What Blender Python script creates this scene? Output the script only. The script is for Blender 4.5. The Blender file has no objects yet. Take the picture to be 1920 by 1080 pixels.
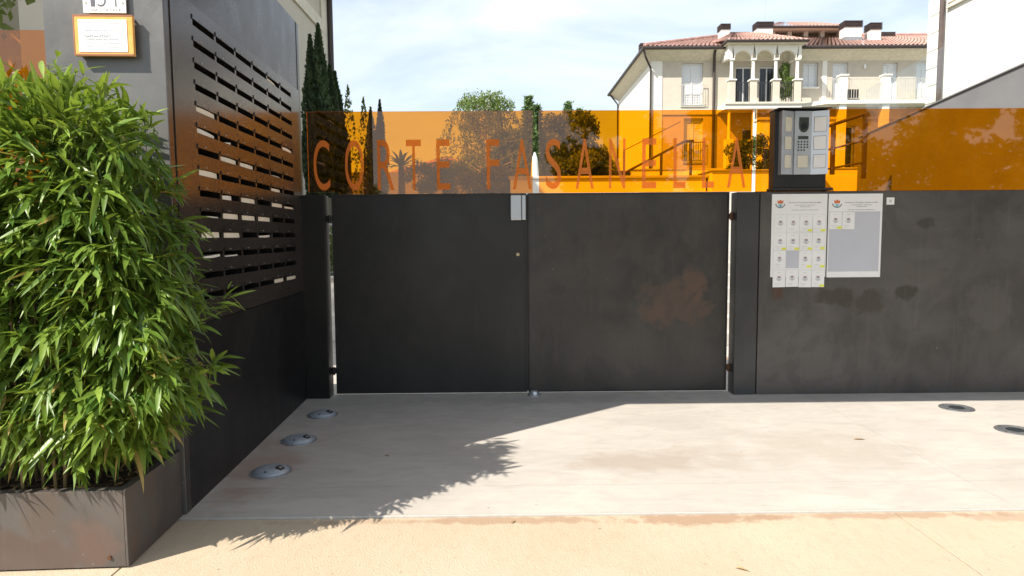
import bpy, bmesh, math, random
import numpy as np
from mathutils import Vector, Matrix, Quaternion

random.seed(7); rng = np.random.default_rng(7)
S = bpy.context.scene
COL = S.collection
R = math.radians

# ------------------------------------------------------------------ camera
cam_d = bpy.data.cameras.new('camera'); cam = bpy.data.objects.new('camera', cam_d); COL.objects.link(cam)
cam_d.sensor_width = 36.0; cam_d.lens = 36.0*1240/1920; cam_d.clip_start = 0.05; cam_d.clip_end = 2000
yaw, roll, pitch = R(0.57), R(0.42), math.atan(98/1240)
F = Vector((math.sin(yaw)*math.cos(pitch), math.cos(yaw)*math.cos(pitch), -math.sin(pitch)))
R0 = Vector((math.cos(yaw), -math.sin(yaw), 0)); U0 = R0.cross(F)
Rv = R0*math.cos(roll)-U0*math.sin(roll); Uv = U0*math.cos(roll)+R0*math.sin(roll)
cam.matrix_world = Matrix(((Rv.x, Uv.x, -F.x, 0), (Rv.y, Uv.y, -F.y, -5.88), (Rv.z, Uv.z, -F.z, 1.4), (0, 0, 0, 1)))
S.camera = cam

# ------------------------------------------------------------------ sky and sun
SUN_EL = R(43.5); LD = Vector((0.78, 0.626, 0)).normalized()         # the way the light travels over the ground
w = bpy.data.worlds.new('World'); S.world = w; w.use_nodes = True
nt = w.node_tree; nt.nodes.clear()
sky = nt.nodes.new('ShaderNodeTexSky'); sky.sky_type = 'NISHITA'; sky.sun_disc = False
sky.sun_elevation = SUN_EL; sky.sun_rotation = math.atan2(-LD.x, -LD.y) % (2*math.pi)
sky.air_density = 1.0; sky.dust_density = 1.2; sky.ozone_density = 1.0
tc = nt.nodes.new('ShaderNodeTexCoord'); mp = nt.nodes.new('ShaderNodeMapping'); mp.inputs['Scale'].default_value = (1, 1.3, 3.4)
mp.inputs['Rotation'].default_value = (0, 0.12, 0.3)
n1 = nt.nodes.new('ShaderNodeTexNoise'); n1.inputs['Scale'].default_value = 2.6; n1.inputs['Detail'].default_value = 7; n1.inputs['Roughness'].default_value = 0.55
n1.inputs['Distortion'].default_value = 0.5
rp = nt.nodes.new('ShaderNodeValToRGB'); rp.color_ramp.elements[0].position = 0.36; rp.color_ramp.elements[1].position = 0.66
rp.color_ramp.elements[0].color = (0.42, 0.42, 0.42, 1); rp.color_ramp.elements[1].color = (0.92, 0.92, 0.92, 1)
mx = nt.nodes.new('ShaderNodeMix'); mx.data_type = 'RGBA'
mx.inputs['B'].default_value = (6.3, 6.9, 7.5, 1)
bg = nt.nodes.new('ShaderNodeBackground'); bg.inputs['Strength'].default_value = 0.085
out = nt.nodes.new('ShaderNodeOutputWorld')
nt.links.new(tc.outputs['Generated'], mp.inputs['Vector']); nt.links.new(mp.outputs['Vector'], n1.inputs['Vector'])
nt.links.new(n1.outputs['Fac'], rp.inputs['Fac']); nt.links.new(rp.outputs['Color'], mx.inputs['Factor'])
nt.links.new(sky.outputs['Color'], mx.inputs['A']); nt.links.new(mx.outputs['Result'], bg.inputs['Color'])
nt.links.new(bg.outputs['Background'], out.inputs['Surface'])
sl = bpy.data.lights.new('sun', 'SUN'); sl.energy = 4.2; sl.angle = R(0.5); sl.color = (1.0, 0.93, 0.82)
so = bpy.data.objects.new('sun', sl); COL.objects.link(so)
so.rotation_euler = Vector((LD.x*math.cos(SUN_EL), LD.y*math.cos(SUN_EL), -math.sin(SUN_EL))).to_track_quat('-Z', 'Y').to_euler()
so.location = (-6, -12, 14)
vs = S.view_settings; vs.view_transform = 'Standard'; vs.look = 'None'; vs.gamma = 1.0; vs.exposure = 1.05
S.cycles.transparent_max_bounces = 24; S.cycles.max_bounces = 10

# ------------------------------------------------------------------ materials
MATS = {}
class NT:
    def __init__(s, name):
        s.m = bpy.data.materials.new(name); s.m.use_nodes = True; s.t = s.m.node_tree
        s.b = s.t.nodes['Principled BSDF']; s.o = s.t.nodes['Material Output']; MATS[name] = s.m
        s._pos = None
    def n(s, k, **kw):
        x = s.t.nodes.new(k)
        for a, v in kw.items(): setattr(x, a, v)
        return x
    def l(s, a, b): s.t.links.new(a, b)
    def pos(s):
        if s._pos is None: s._pos = s.n('ShaderNodeNewGeometry').outputs['Position']
        return s._pos
    def noise(s, scale, detail=4, rough=0.55, stretch=(1, 1, 1), dist=0.0, off=(0, 0, 0)):
        mp = s.n('ShaderNodeMapping'); mp.inputs['Scale'].default_value = stretch; mp.inputs['Location'].default_value = off
        s.l(s.pos(), mp.inputs['Vector'])
        x = s.n('ShaderNodeTexNoise'); x.inputs['Scale'].default_value = scale; x.inputs['Detail'].default_value = detail
        x.inputs['Roughness'].default_value = rough; x.inputs['Distortion'].default_value = dist
        s.l(mp.outputs['Vector'], x.inputs['Vector']); return x.outputs['Fac']
    def rng(s, v, a, b, c=0.0, d=1.0):
        x = s.n('ShaderNodeMapRange'); x.inputs['From Min'].default_value = a; x.inputs['From Max'].default_value = b
        x.inputs['To Min'].default_value = c; x.inputs['To Max'].default_value = d; s.l(v, x.inputs['Value']); return x.outputs['Result']
    def mix(s, f, a, b):
        x = s.n('ShaderNodeMix', data_type='RGBA')
        for k, v in (('Factor', f), ('A', a), ('B', b)):
            if isinstance(v, (int, float)): x.inputs[k].default_value = v
            elif isinstance(v, tuple): x.inputs[k].default_value = (*v, 1) if len(v) == 3 else v
            else: s.l(v, x.inputs[k])
        return x.outputs['Result']
    def math(s, op, a, b=None):
        x = s.n('ShaderNodeMath', operation=op)
        for i, v in enumerate((a, b)):
            if v is None: continue
            if isinstance(v, (int, float)): x.inputs[i].default_value = v
            else: s.l(v, x.inputs[i])
        return x.outputs[0]
    def stain(s, c, r, ragged=0.8, scale=9, soft=0.35):
        v = s.n('ShaderNodeVectorMath', operation='SUBTRACT'); s.l(s.pos(), v.inputs[0]); v.inputs[1].default_value = c
        v2 = s.n('ShaderNodeVectorMath', operation='MULTIPLY'); s.l(v.outputs[0], v2.inputs[0]); v2.inputs[1].default_value = tuple(1/q if q else 0 for q in r)
        v3 = s.n('ShaderNodeVectorMath', operation='LENGTH'); s.l(v2.outputs[0], v3.inputs[0])
        nz = s.noise(scale, 5, 0.6)
        d = s.math('ADD', v3.outputs['Value'], s.rng(nz, 0.3, 0.7, -ragged/2, ragged/2))
        return s.rng(d, 1.0, 1.0-soft, 0.0, 1.0)
    def base(s, v):
        if isinstance(v, tuple): s.b.inputs['Base Color'].default_value = (*v, 1)
        else: s.l(v, s.b.inputs['Base Color'])
    def rough(s, v):
        if isinstance(v, (int, float)): s.b.inputs['Roughness'].default_value = v
        else: s.l(v, s.b.inputs['Roughness'])
    def bump(s, v, strength=0.2, dist=0.01):
        x = s.n('ShaderNodeBump'); x.inputs['Strength'].default_value = strength; x.inputs['Distance'].default_value = dist
        s.l(v, x.inputs['Height']); s.l(x.outputs['Normal'], s.b.inputs['Normal'])

def plain(name, c, rough=0.6, metal=0.0, var=0.12, scale=6.0, bump=0.0):
    t = NT(name); nz = t.noise(scale, 5)
    t.base(t.mix(t.rng(nz, 0.3, 0.7), tuple(q*(1-var) for q in c), tuple(min(1, q*(1+var)) for q in c)))
    t.rough(t.rng(nz, 0.3, 0.7, max(0.02, rough-0.06), min(1, rough+0.06))); t.b.inputs['Metallic'].default_value = metal
    if bump: t.bump(t.noise(scale*6, 4), bump, 0.01)
    return t

def steel(name, dark, light, brown, rough=(0.32, 0.5), metal=0.35, stains=(), bamt=0.5, fleck=0.35, bmp=0.10):
    t = NT(name)
    big = t.noise(1.3, 6, 0.6, dist=0.6); mid = t.noise(5.0, 6, 0.62, (1, 1, 0.55)); fine = t.noise(60, 3, 0.5)
    c = t.mix(t.rng(big, 0.38, 0.62), dark, light)
    c = t.mix(t.math('MULTIPLY', t.rng(mid, 0.46, 0.72), bamt), c, brown)
    for (ctr, r, col, amt) in stains:
        c = t.mix(t.math('MULTIPLY', t.stain(ctr, r), amt), c, col)
    bl_ = t.noise(2.1, 8, 0.68, (1, 1, 0.7), 1.2, (5, 3, 8)); c = t.mix(t.math('MULTIPLY', t.rng(bl_, 0.55, 0.60), 0.30), c, tuple(q*0.72 for q in dark))
    dr_ = t.noise(2.6, 5, 0.6, (6, 6, 0.5), 0.3, (1, 6, 2)); c = t.mix(t.math('MULTIPLY', t.rng(dr_, 0.58, 0.66), 0.25), c, brown)
    scr = t.noise(3.0, 3, 0.5, (9, 9, 0.35)); c = t.mix(t.math('MULTIPLY', t.rng(scr, 0.62, 0.8), 0.16), c, tuple(q*1.9 for q in light))
    spk = t.noise(34, 2, 0.5, off=(3, 1, 7)); c = t.mix(t.math('MULTIPLY', t.rng(spk, 0.73, 0.8), fleck), c, tuple(min(1, q*3.0+0.05) for q in light))
    t.base(c); t.b.inputs['Metallic'].default_value = metal
    t.rough(t.math('ADD', t.rng(mid, 0.3, 0.7, rough[0], rough[1]), t.rng(fine, 0.3, 0.7, -0.03, 0.03)))
    t.bump(t.math('ADD', big, t.math('MULTIPLY', fine, 0.03)), bmp, 0.02)
    return t
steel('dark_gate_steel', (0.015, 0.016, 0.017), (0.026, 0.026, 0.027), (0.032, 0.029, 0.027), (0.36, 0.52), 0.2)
steel('gate_steel', (0.030, 0.029, 0.028), (0.056, 0.052, 0.048), (0.078, 0.062, 0.050), (0.36, 0.55), 0.2,
      stains=[((1.50, -0.1, 0.80), (0.34, 0, 0.24), (0.088, 0.057, 0.042), 0.75), ((1.30, -0.1, 0.72), (0.16, 0, 0.10), (0.085, 0.056, 0.042), 0.7),
              ((1.66, -0.1, 0.98), (0.12, 0, 0.16), (0.10, 0.060, 0.042), 0.7), ((0.95, -0.1, 1.3), (0.2, 0, 0.09), (0.050, 0.040, 0.036), 0.7),
              ((0.45, -0.1, 0.92), (0.08, 0, 0.06), (0.034, 0.033, 0.033), 0.7), ((1.72, -0.1, 1.12), (0.13, 0, 0.06), (0.035, 0.035, 0.034), 0.6)])
steel('wall_steel', (0.056, 0.052, 0.050), (0.094, 0.088, 0.085), (0.108, 0.092, 0.078), (0.38, 0.56), 0.2,
      stains=[((2.34, -0.21, 0.90), (0.06, 0, 0.08), (0.075, 0.036, 0.022), 0.9), ((2.85, -0.21, 0.86), (0.22, 0, 0.085), (0.042, 0.036, 0.026), 0.8),
              ((3.12, -0.21, 0.80), (0.20, 0, 0.12), (0.046, 0.040, 0.030), 0.8), ((3.48, -0.21, 0.88), (0.11, 0, 0.07), (0.034, 0.030, 0.024), 0.8),
              ((3.62, -0.21, 1.48), (0.09, 0, 0.05), (0.036, 0.031, 0.026), 0.7), ((4.2, -0.21, 0.75), (0.25, 0, 0.25), (0.10, 0.092, 0.086), 0.5),
              ((3.62, -0.21, 1.22), (0.18, 0, 0.06), (0.105, 0.10, 0.096), 0.4)])
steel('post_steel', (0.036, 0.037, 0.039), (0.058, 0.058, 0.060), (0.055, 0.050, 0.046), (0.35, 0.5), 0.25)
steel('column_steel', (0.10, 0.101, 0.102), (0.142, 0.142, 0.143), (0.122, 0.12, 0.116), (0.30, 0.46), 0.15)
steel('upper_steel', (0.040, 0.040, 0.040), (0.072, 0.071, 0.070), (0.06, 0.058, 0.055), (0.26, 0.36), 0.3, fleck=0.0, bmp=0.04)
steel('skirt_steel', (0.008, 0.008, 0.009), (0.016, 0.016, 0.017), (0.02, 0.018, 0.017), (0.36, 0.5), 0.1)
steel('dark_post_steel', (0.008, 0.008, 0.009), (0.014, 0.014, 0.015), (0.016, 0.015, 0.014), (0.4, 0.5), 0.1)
steel('panel_steel', (0.040, 0.034, 0.030), (0.056, 0.048, 0.042), (0.062, 0.048, 0.038), (0.20, 0.27), 0.35, fleck=0.0, bmp=0.03).b.inputs['Specular IOR Level'].default_value = 0.75
steel('planter_steel', (0.068, 0.060, 0.055), (0.112, 0.103, 0.097), (0.10, 0.073, 0.058), (0.40, 0.6), 0.15,
      stains=[((-2.1, -3.16, 0.05), (0.5, 0, 0.12), (0.10, 0.060, 0.047), 0.5), ((-1.75, -3.15, 0.1), (0.12, 0, 0.12), (0.14, 0.09, 0.072), 0.5)], bamt=0.9)
steel('edge_steel', (0.020, 0.020, 0.021), (0.03, 0.03, 0.03), (0.03, 0.028, 0.026), (0.4, 0.5), 0.3)
plain('black_metal', (0.012, 0.012, 0.013), 0.35, 0.1)
plain('slot_dark', (0.012, 0.011, 0.010), 0.8)
plain('rusty_hinge', (0.10, 0.045, 0.022), 0.65, 0.3, 0.5, 40)
plain('aluminium', (0.48, 0.50, 0.53), 0.36, 0.75, 0.06, 8)
plain('brushed_steel', (0.55, 0.57, 0.60), 0.34, 0.7, 0.08, 10)
plain('dome_metal', (0.36, 0.40, 0.45), 0.42, 0.35, 0.12, 20)
plain('galvanised', (0.33, 0.34, 0.35), 0.45, 0.6, 0.2, 30)
plain('brass', (0.55, 0.45, 0.25), 0.35, 0.8)
plain('white_paper', (0.80, 0.81, 0.82), 0.7, 0, 0.03)
plain('pale_paper', (0.74, 0.71, 0.63), 0.7, 0, 0.05, 30); plain('cream_paper', (0.76, 0.70, 0.57), 0.7, 0, 0.05, 30)
plain('grey_paper', (0.50, 0.52, 0.58), 0.7, 0, 0.03)
plain('ink', (0.10, 0.10, 0.13), 0.7); plain('pale_ink', (0.55, 0.56, 0.58), 0.7); plain('mid_ink', (0.33, 0.34, 0.37), 0.7)
plain('crest_orange', (0.62, 0.16, 0.05), 0.7); plain('crest_teal', (0.35, 0.62, 0.70), 0.7); plain('crest_dark', (0.06, 0.08, 0.10), 0.7)
plain('crest_mauve', (0.33, 0.24, 0.26), 0.7); plain('crest_grey', (0.42, 0.45, 0.48), 0.7)
plain('yellow_mark', (0.75, 0.78, 0.10), 0.7); plain('red_print', (0.55, 0.08, 0.05), 0.7)
plain('ivory_label', (0.62, 0.60, 0.50), 0.5, 0, 0.04)
plain('lcd', (0.05, 0.06, 0.05), 0.2); plain('white_plastic', (0.78, 0.80, 0.80), 0.35, 0, 0.03)
plain('cream_wall', (0.52, 0.47, 0.395), 0.85, 0, 0.05, 3, 0.1); plain('white_wall', (0.78, 0.76, 0.70), 0.85, 0, 0.03, 3, 0.1)
plain('beige_wall', (0.50, 0.46, 0.38), 0.85, 0, 0.06, 2, 0.1); plain('soffit_paint', (0.62, 0.58, 0.48), 0.85)
plain('grey_stucco', (0.15, 0.15, 0.155), 0.85, 0, 0.10, 2.2, 0.25); plain('garden_stone', (0.48, 0.46, 0.43), 0.85, 0, 0.14, 3, 0.3)
plain('brown_metal', (0.055, 0.043, 0.040), 0.5, 0.3); plain('pipe_brown', (0.10, 0.075, 0.07), 0.45, 0.3)
plain('shutter_white', (0.72, 0.74, 0.76), 0.6, 0, 0.03); plain('acrylic_edge', (0.80, 0.40, 0.12), 0.3, 0, 0.15, 9)
plain('chimney_brick', (0.045, 0.032, 0.032), 0.85, 0, 0.35, 9)
plain('dark_glass', (0.03, 0.035, 0.04), 0.08); plain('rail_iron', (0.05, 0.05, 0.052), 0.5, 0.4); plain('rail_pale', (0.50, 0.47, 0.42), 0.5, 0.2)
plain('stucco_orange', (0.52, 0.36, 0.22), 0.85); plain('dark_wicker', (0.03, 0.028, 0.026), 0.7)
t = plain('roof_tile', (0.40, 0.235, 0.195), 0.85, 0, 0.3, 3.5, 0.3)
plain('bark', (0.10, 0.075, 0.055), 0.9, 0, 0.35, 14, 0.6); plain('birch_bark', (0.55, 0.52, 0.47), 0.8, 0, 0.35, 12)
plain('green_twig', (0.10, 0.13, 0.03), 0.6); plain('dark_rim', (0.10, 0.105, 0.11), 0.6, 0.1, 0.3, 40)
plain('culm', (0.17, 0.12, 0.05), 0.5, 0, 0.35, 12); plain('dry_leaf', (0.36, 0.23, 0.11), 0.8, 0, 0.35, 20)
t = NT('soil'); nz = t.noise(40, 6, 0.7); t.base(t.mix(t.rng(nz, 0.35, 0.7), (0.018, 0.012, 0.008), (0.10, 0.065, 0.04))); t.rough(0.95); t.bump(nz, 1.0, 0.03)

# concrete drive: trowel marks, scuffs, pale and tan clouds
t = NT('drive_concrete')
big = t.noise(0.8, 6, 0.6, dist=0.5); tr = t.noise(3.2, 7, 0.68, (0.9, 1.9, 1), 0.8); fi = t.noise(90, 4, 0.6); sc = t.noise(7, 4, 0.6, (0.5, 2.6, 1), off=(4, 2, 0))
c = t.mix(t.rng(big, 0.3, 0.7), (0.425, 0.392, 0.352), (0.525, 0.488, 0.442))
c = t.mix(t.math('MULTIPLY', t.rng(tr, 0.38, 0.72), 0.6), c, (0.32, 0.292, 0.262))
c = t.mix(t.math('MULTIPLY', t.rng(sc, 0.58, 0.72), 0.35), c, (0.26, 0.235, 0.21))
c = t.mix(t.math('MULTIPLY', t.rng(t.noise(13, 3, 0.5, (0.4, 1.6, 1), off=(9, 5, 0)), 0.70, 0.78), 0.5), c, (0.20, 0.185, 0.17))
c = t.mix(t.math('MULTIPLY', t.rng(fi, 0.4, 0.7), 0.18), c, (0.36, 0.33, 0.30))
for ctr, r, col, a in (((-1.5, -1.9, 0), (0.28, 0.7, 0), (0.30, 0.19, 0.14), 0.55), ((0.4, -0.3, 0), (1.4, 0.22, 0), (0.30, 0.28, 0.26), 0.6),
                       ((0.9, -1.9, 0), (0.6, 0.28, 0), (0.33, 0.28, 0.235), 0.7), ((2.0, -1.7, 0), (0.8, 0.5, 0), (0.37, 0.33, 0.285), 0.6), ((0.2, -1.2, 0), (0.5, 0.35, 0), (0.50, 0.47, 0.43), 0.5), ((3.3, -2.2, 0), (0.9, 0.3, 0), (0.36, 0.33, 0.29), 0.5)):
    c = t.mix(t.math('MULTIPLY', t.stain(ctr, r, 1.1, 4, 0.7), a), c, col)
c = t.mix(t.math('MULTIPLY', t.rng(t.noise(210, 2, 0.5), 0.66, 0.74), 0.45), c, (0.16, 0.145, 0.13)); c = t.mix(t.math('MULTIPLY', t.rng(t.noise(24, 2, 0.5, off=(2, 8, 1)), 0.74, 0.77), 0.6), c, (0.13, 0.12, 0.11))
t.base(c); t.rough(t.rng(tr, 0.3, 0.7, 0.55, 0.8)); t.bump(t.math('ADD', t.math('MULTIPLY', tr, 0.6), t.math('MULTIPLY', fi, 0.35)), 0.12, 0.01)
t = NT('pavement_beige')
big = t.noise(0.9, 5, 0.6); fi = t.noise(120, 4, 0.65, (1, 0.6, 1)); br = t.noise(26, 4, 0.7, (1, 0.45, 1), 0.8)
c = t.mix(t.rng(big, 0.3, 0.7), (0.42, 0.338, 0.240), (0.49, 0.402, 0.296))
c = t.mix(t.math('MULTIPLY', t.rng(br, 0.48, 0.75), 0.45), c, (0.37, 0.28, 0.195))
c = t.mix(t.math('MULTIPLY', t.rng(fi, 0.62, 0.75), 0.3), c, (0.36, 0.27, 0.19))
for ctr, r, a in (((0.0, -2.70, 0), (0.55, 0.055, 0), 0.75), ((0.95, -2.71, 0), (0.45, 0.075, 0), 0.85), ((1.9, -2.69, 0), (0.7, 0.045, 0), 0.7), ((2.5, -2.72, 0), (0.3, 0.07, 0), 0.5), ((-0.7, -2.7, 0), (0.5, 0.03, 0), 0.4)):
    c = t.mix(t.math('MULTIPLY', t.stain(ctr, r, 0.9, 11, 0.4), a), c, (0.33, 0.215, 0.14))
c = t.mix(t.math('MULTIPLY', t.rng(t.noise(28, 2, 0.5, off=(2, 8, 1)), 0.735, 0.765), 0.6), c, (0.17, 0.125, 0.09))
t.base(c); t.rough(0.85); t.bump(t.math('ADD', t.math('MULTIPLY', br, 0.5), fi), 0.5, 0.009)
plain('edge_white', (0.42, 0.40, 0.37), 0.7, 0, 0.08, 20); plain('far_ground', (0.16, 0.15, 0.10), 0.95, 0, 0.3, 0.4)
plain('joint_dark', (0.06, 0.05, 0.04), 0.95)

# orange acrylic: tinted see-through with a mirror film of reflection
def acrylic(name, col, rough=0.02, ior=1.5):
    t = NT(name); t.t.nodes.remove(t.b)
    tr = t.n('ShaderNodeBsdfTransparent'); gl = t.n('ShaderNodeBsdfGlossy'); gl.inputs['Roughness'].default_value = rough
    fr = t.n('ShaderNodeFresnel'); fr.inputs['IOR'].default_value = ior
    gb = t.n('ShaderNodeNewGeometry').outputs['Backfacing']; t.l(t.rng(gb, 0, 1, ior, 1/ior), fr.inputs['IOR'])
    nz = t.noise(8, 4); tr_c = t.mix(t.rng(nz, 0.3, 0.7), col, tuple(q*0.985 for q in col)); t.l(tr_c, tr.inputs['Color'])
    m = t.n('ShaderNodeMixShader'); t.l(fr.outputs['Fac'], m.inputs['Fac']); t.l(tr.outputs[0], m.inputs[1]); t.l(gl.outputs[0], m.inputs[2])
    t.l(m.outputs[0], t.o.inputs['Surface']); return t
acrylic('orange_acrylic', (0.99, 0.58, 0.06), 0.02, 1.78); acrylic('clear_glass', (0.965, 0.98, 0.975))
t = NT('letter_film'); t.t.nodes.remove(t.b)
d = t.n('ShaderNodeBsdfDiffuse'); d.inputs['Color'].default_value = (0.97, 0.55, 0.21, 1); tl = t.n('ShaderNodeBsdfTranslucent'); tl.inputs['Color'].default_value = (0.95, 0.58, 0.22, 1)
tr = t.n('ShaderNodeBsdfTransparent'); tr.inputs['Color'].default_value = (0.97, 0.70, 0.24, 1)
m1 = t.n('ShaderNodeMixShader'); m1.inputs['Fac'].default_value = 0.5; t.l(d.outputs[0], m1.inputs[1]); t.l(tl.outputs[0], m1.inputs[2])
m2 = t.n('ShaderNodeMixShader'); t.l(t.rng(t.noise(30, 3), 0.3, 0.7, 0.40, 0.48), m2.inputs['Fac']); t.l(tr.outputs[0], m2.inputs[1]); t.l(m1.outputs[0], m2.inputs[2]); t.l(m2.outputs[0], t.o.inputs['Surface'])
t = NT('plaque_acrylic'); nz = t.noise(20, 4); t.base(t.mix(t.rng(nz, 0.3, 0.7), (0.78, 0.36, 0.08), (0.86, 0.46, 0.14))); t.rough(0.18); t.b.inputs['Subsurface Weight'].default_value = 0.0

def foliage(name, a, b, trans=0.35, rough=0.5, edge=None):
    t = NT(name); t.t.nodes.remove(t.b)
    at = t.n('ShaderNodeAttribute', attribute_name='tint'); f = at.outputs['Fac']
    c = t.mix(f, a, b); nz = t.noise(25, 3); c = t.mix(t.math('MULTIPLY', t.rng(nz, 0.3, 0.7), 0.35), c, tuple(q*0.6 for q in a))
    if edge: c = t.mix(t.rng(f, 0.965, 0.975), c, edge)
    p = t.n('ShaderNodeBsdfPrincipled'); t.l(c, p.inputs['Base Color']); p.inputs['Roughness'].default_value = rough
    tl = t.n('ShaderNodeBsdfTranslucent'); g = t.mix(0.5, c, (0.30, 0.40, 0.03)); t.l(g, tl.inputs['Color'])
    m = t.n('ShaderNodeMixShader'); m.inputs['Fac'].default_value = trans; t.l(p.outputs[0], m.inputs[1]); t.l(tl.outputs[0], m.inputs[2]); t.l(m.outputs[0], t.o.inputs['Surface'])
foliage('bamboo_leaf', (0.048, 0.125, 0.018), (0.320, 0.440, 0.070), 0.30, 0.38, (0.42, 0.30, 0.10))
foliage('cypress_leaf', (0.016, 0.036, 0.012), (0.060, 0.105, 0.034), 0.08, 0.7)
foliage('tree_leaf', (0.055, 0.085, 0.020), (0.18, 0.23, 0.06), 0.32, 0.6)
foliage('light_leaf', (0.10, 0.16, 0.035), (0.22, 0.30, 0.085), 0.4, 0.55)
foliage('conifer_leaf', (0.08, 0.15, 0.05), (0.20, 0.30, 0.11), 0.15, 0.6)
foliage('gold_leaf', (0.13, 0.13, 0.025), (0.28, 0.26, 0.06), 0.35, 0.6)
foliage('hedge_leaf', (0.05, 0.09, 0.02), (0.13, 0.19, 0.045), 0.25, 0.6)

# ------------------------------------------------------------------ mesh helpers
class Frame:
    def __init__(s, loc=(0, 0, 0), rz=0.0): s.loc = Vector(loc); s.rz = rz; s.M = Matrix.Rotation(rz, 3, 'Z')
    def w(s, p): return s.loc + s.M @ Vector(p)
W = Frame()
BL = Frame((-1.628, -2.605, 0), R(2.4))       # the mailbox wall: x = 0 is its face, y runs along it towards the gate
ORI = {}
def tag(o, label=None, cat=None, group=None, kind=None):
    if label: o['label'] = label
    if cat: o['category'] = cat
    if group: o['group'] = group
    if kind: o['kind'] = kind
    return o
def thing(name, label, cat, o=(0, 0, 0), fr=W, group=None):
    e = bpy.data.objects.new(name, None); COL.objects.link(e); e.empty_display_size = 0.2
    e.location = fr.w(o); e.rotation_euler = (0, 0, fr.rz); ORI[e.name] = Vector(o)
    return tag(e, label, cat, group)
class MB:
    def __init__(s): s.v = []; s.f = []; s.mi = []; s.cur = 0
    def m(s, i): s.cur = i; return s
    def add(s, vs, fs):
        k = len(s.v); s.v += [tuple(v) for v in vs]; s.f += [tuple(k+i for i in f) for f in fs]; s.mi += [s.cur]*len(fs); return s
    def box(s, a, b):
        x0, y0, z0 = a; x1, y1, z1 = b
        return s.add([(x0,y0,z0),(x1,y0,z0),(x1,y1,z0),(x0,y1,z0),(x0,y0,z1),(x1,y0,z1),(x1,y1,z1),(x0,y1,z1)],
                     [(3,2,1,0),(4,5,6,7),(0,1,5,4),(1,2,6,5),(2,3,7,6),(3,0,4,7)])
    def cbox(s, c, d): return s.box([c[i]-d[i]/2 for i in range(3)], [c[i]+d[i]/2 for i in range(3)])
    def bbox(s, a, b, r=0.004):                                   # box with chamfered upright and lying edges
        bm = bmesh.new(); bmesh.ops.create_cube(bm, size=1)
        for v in bm.verts: v.co = Vector([a[i]+(v.co[i]+0.5)*(b[i]-a[i]) for i in range(3)])
        bmesh.ops.bevel(bm, geom=bm.edges[:], offset=r, segments=2, affect='EDGES', profile=0.6)
        bm.verts.ensure_lookup_table()
        s.add([v.co[:] for v in bm.verts], [[v.index for v in f.verts] for f in bm.faces]); bm.free(); return s
    def tube(s, pts, rad, n=8, cap=True):
        pts = [Vector(p) for p in pts]; rr = rad if isinstance(rad, (list, tuple)) else [rad]*len(pts)
        vs = []; fs = []; prev = None
        for i, p in enumerate(pts):
            d = (pts[min(i+1, len(pts)-1)]-pts[max(i-1, 0)]).normalized()
            a = Vector((0, 0, 1)) if abs(d.z) < 0.9 else Vector((1, 0, 0))
            if prev is not None: u = (prev - d*prev.dot(d)).normalized()
            else: u = d.cross(a).normalized()
            prev = u; v = d.cross(u)
            vs += [p+(u*math.cos(2*math.pi*k/n)+v*math.sin(2*math.pi*k/n))*rr[i] for k in range(n)]
        for i in range(len(pts)-1):
            for k in range(n):
                fs.append((i*n+k, i*n+(k+1) % n, (i+1)*n+(k+1) % n, (i+1)*n+k))
        if cap: fs.append(tuple(range(n-1, -1, -1))); fs.append(tuple((len(pts)-1)*n+k for k in range(n)))
        return s.add(vs, fs)
    def lathe(s, prof, c=(0, 0, 0), n=24):
        vs = []; fs = []
        for r, z in prof: vs += [(c[0]+r*math.cos(2*math.pi*k/n), c[1]+r*math.sin(2*math.pi*k/n), c[2]+z) for k in range(n)]
        for i in range(len(prof)-1):
            for k in range(n): fs.append((i*n+k, i*n+(k+1) % n, (i+1)*n+(k+1) % n, (i+1)*n+k))
        fs.append(tuple((len(prof)-1)*n+k for k in range(n)))
        return s.add(vs, fs)
    def prism(s, poly, y0, y1, rim=0):                                  # poly in (x, z), pushed along y
        n = len(poly); vs = [(x, y0, z) for x, z in poly]+[(x, y1, z) for x, z in poly]
        s.add(vs, [tuple(range(n)), tuple(range(2*n-1, n-1, -1))]+[(i, n+i, n+(i+1) % n, (i+1) % n) for i in range(n)])
        if rim: s.mi[-n:] = [rim]*n
        return s
    def build(s, name, mats, parent=None, o=None, fr=W, smooth=False, loc=None):
        me = bpy.data.meshes.new(name)
        if parent is not None and o is None: o = ORI.get(parent.name, Vector((0, 0, 0)))
        o = Vector(o or (0, 0, 0)); a = np.array(s.v, float)-np.array(o[:])
        me.from_pydata(a.tolist(), [], s.f)
        for m in (mats if isinstance(mats, (list, tuple)) else [mats]): me.materials.append(MATS[m])
        me.polygons.foreach_set('material_index', s.mi)
        if smooth: me.polygons.foreach_set('use_smooth', [True]*len(s.f))
        me.update(); ob = bpy.data.objects.new(name, me); COL.objects.link(ob)
        if parent is not None: ob.parent = parent; ORI[ob.name] = o
        else: ob.location = fr.w(o); ob.rotation_euler = (0, 0, fr.rz); ORI[ob.name] = o
        return ob
def share(name, src, parent, loc=(0, 0, 0), rot=(0, 0, 0), scale=None):
    ob = src.copy(); ob.name = name; COL.objects.link(ob); ob.parent = parent; ob.location = loc; ob.rotation_euler = rot
    if scale: ob.scale = scale
    return ob
def holed(x0, x1, z0, z1, holes):                                # faces of a sheet in (x, z) with rectangular openings; returns kept cells
    xs = sorted({x0, x1, *[h[0] for h in holes], *[h[1] for h in holes]}); zs = sorted({z0, z1, *[h[2] for h in holes], *[h[3] for h in holes]})
    return xs, zs, [[not any(h[0] <= (xs[i]+xs[i+1])/2 <= h[1] and h[2] <= (zs[j]+zs[j+1])/2 <= h[3] for h in holes) for j in range(len(zs)-1)] for i in range(len(xs)-1)]
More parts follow.
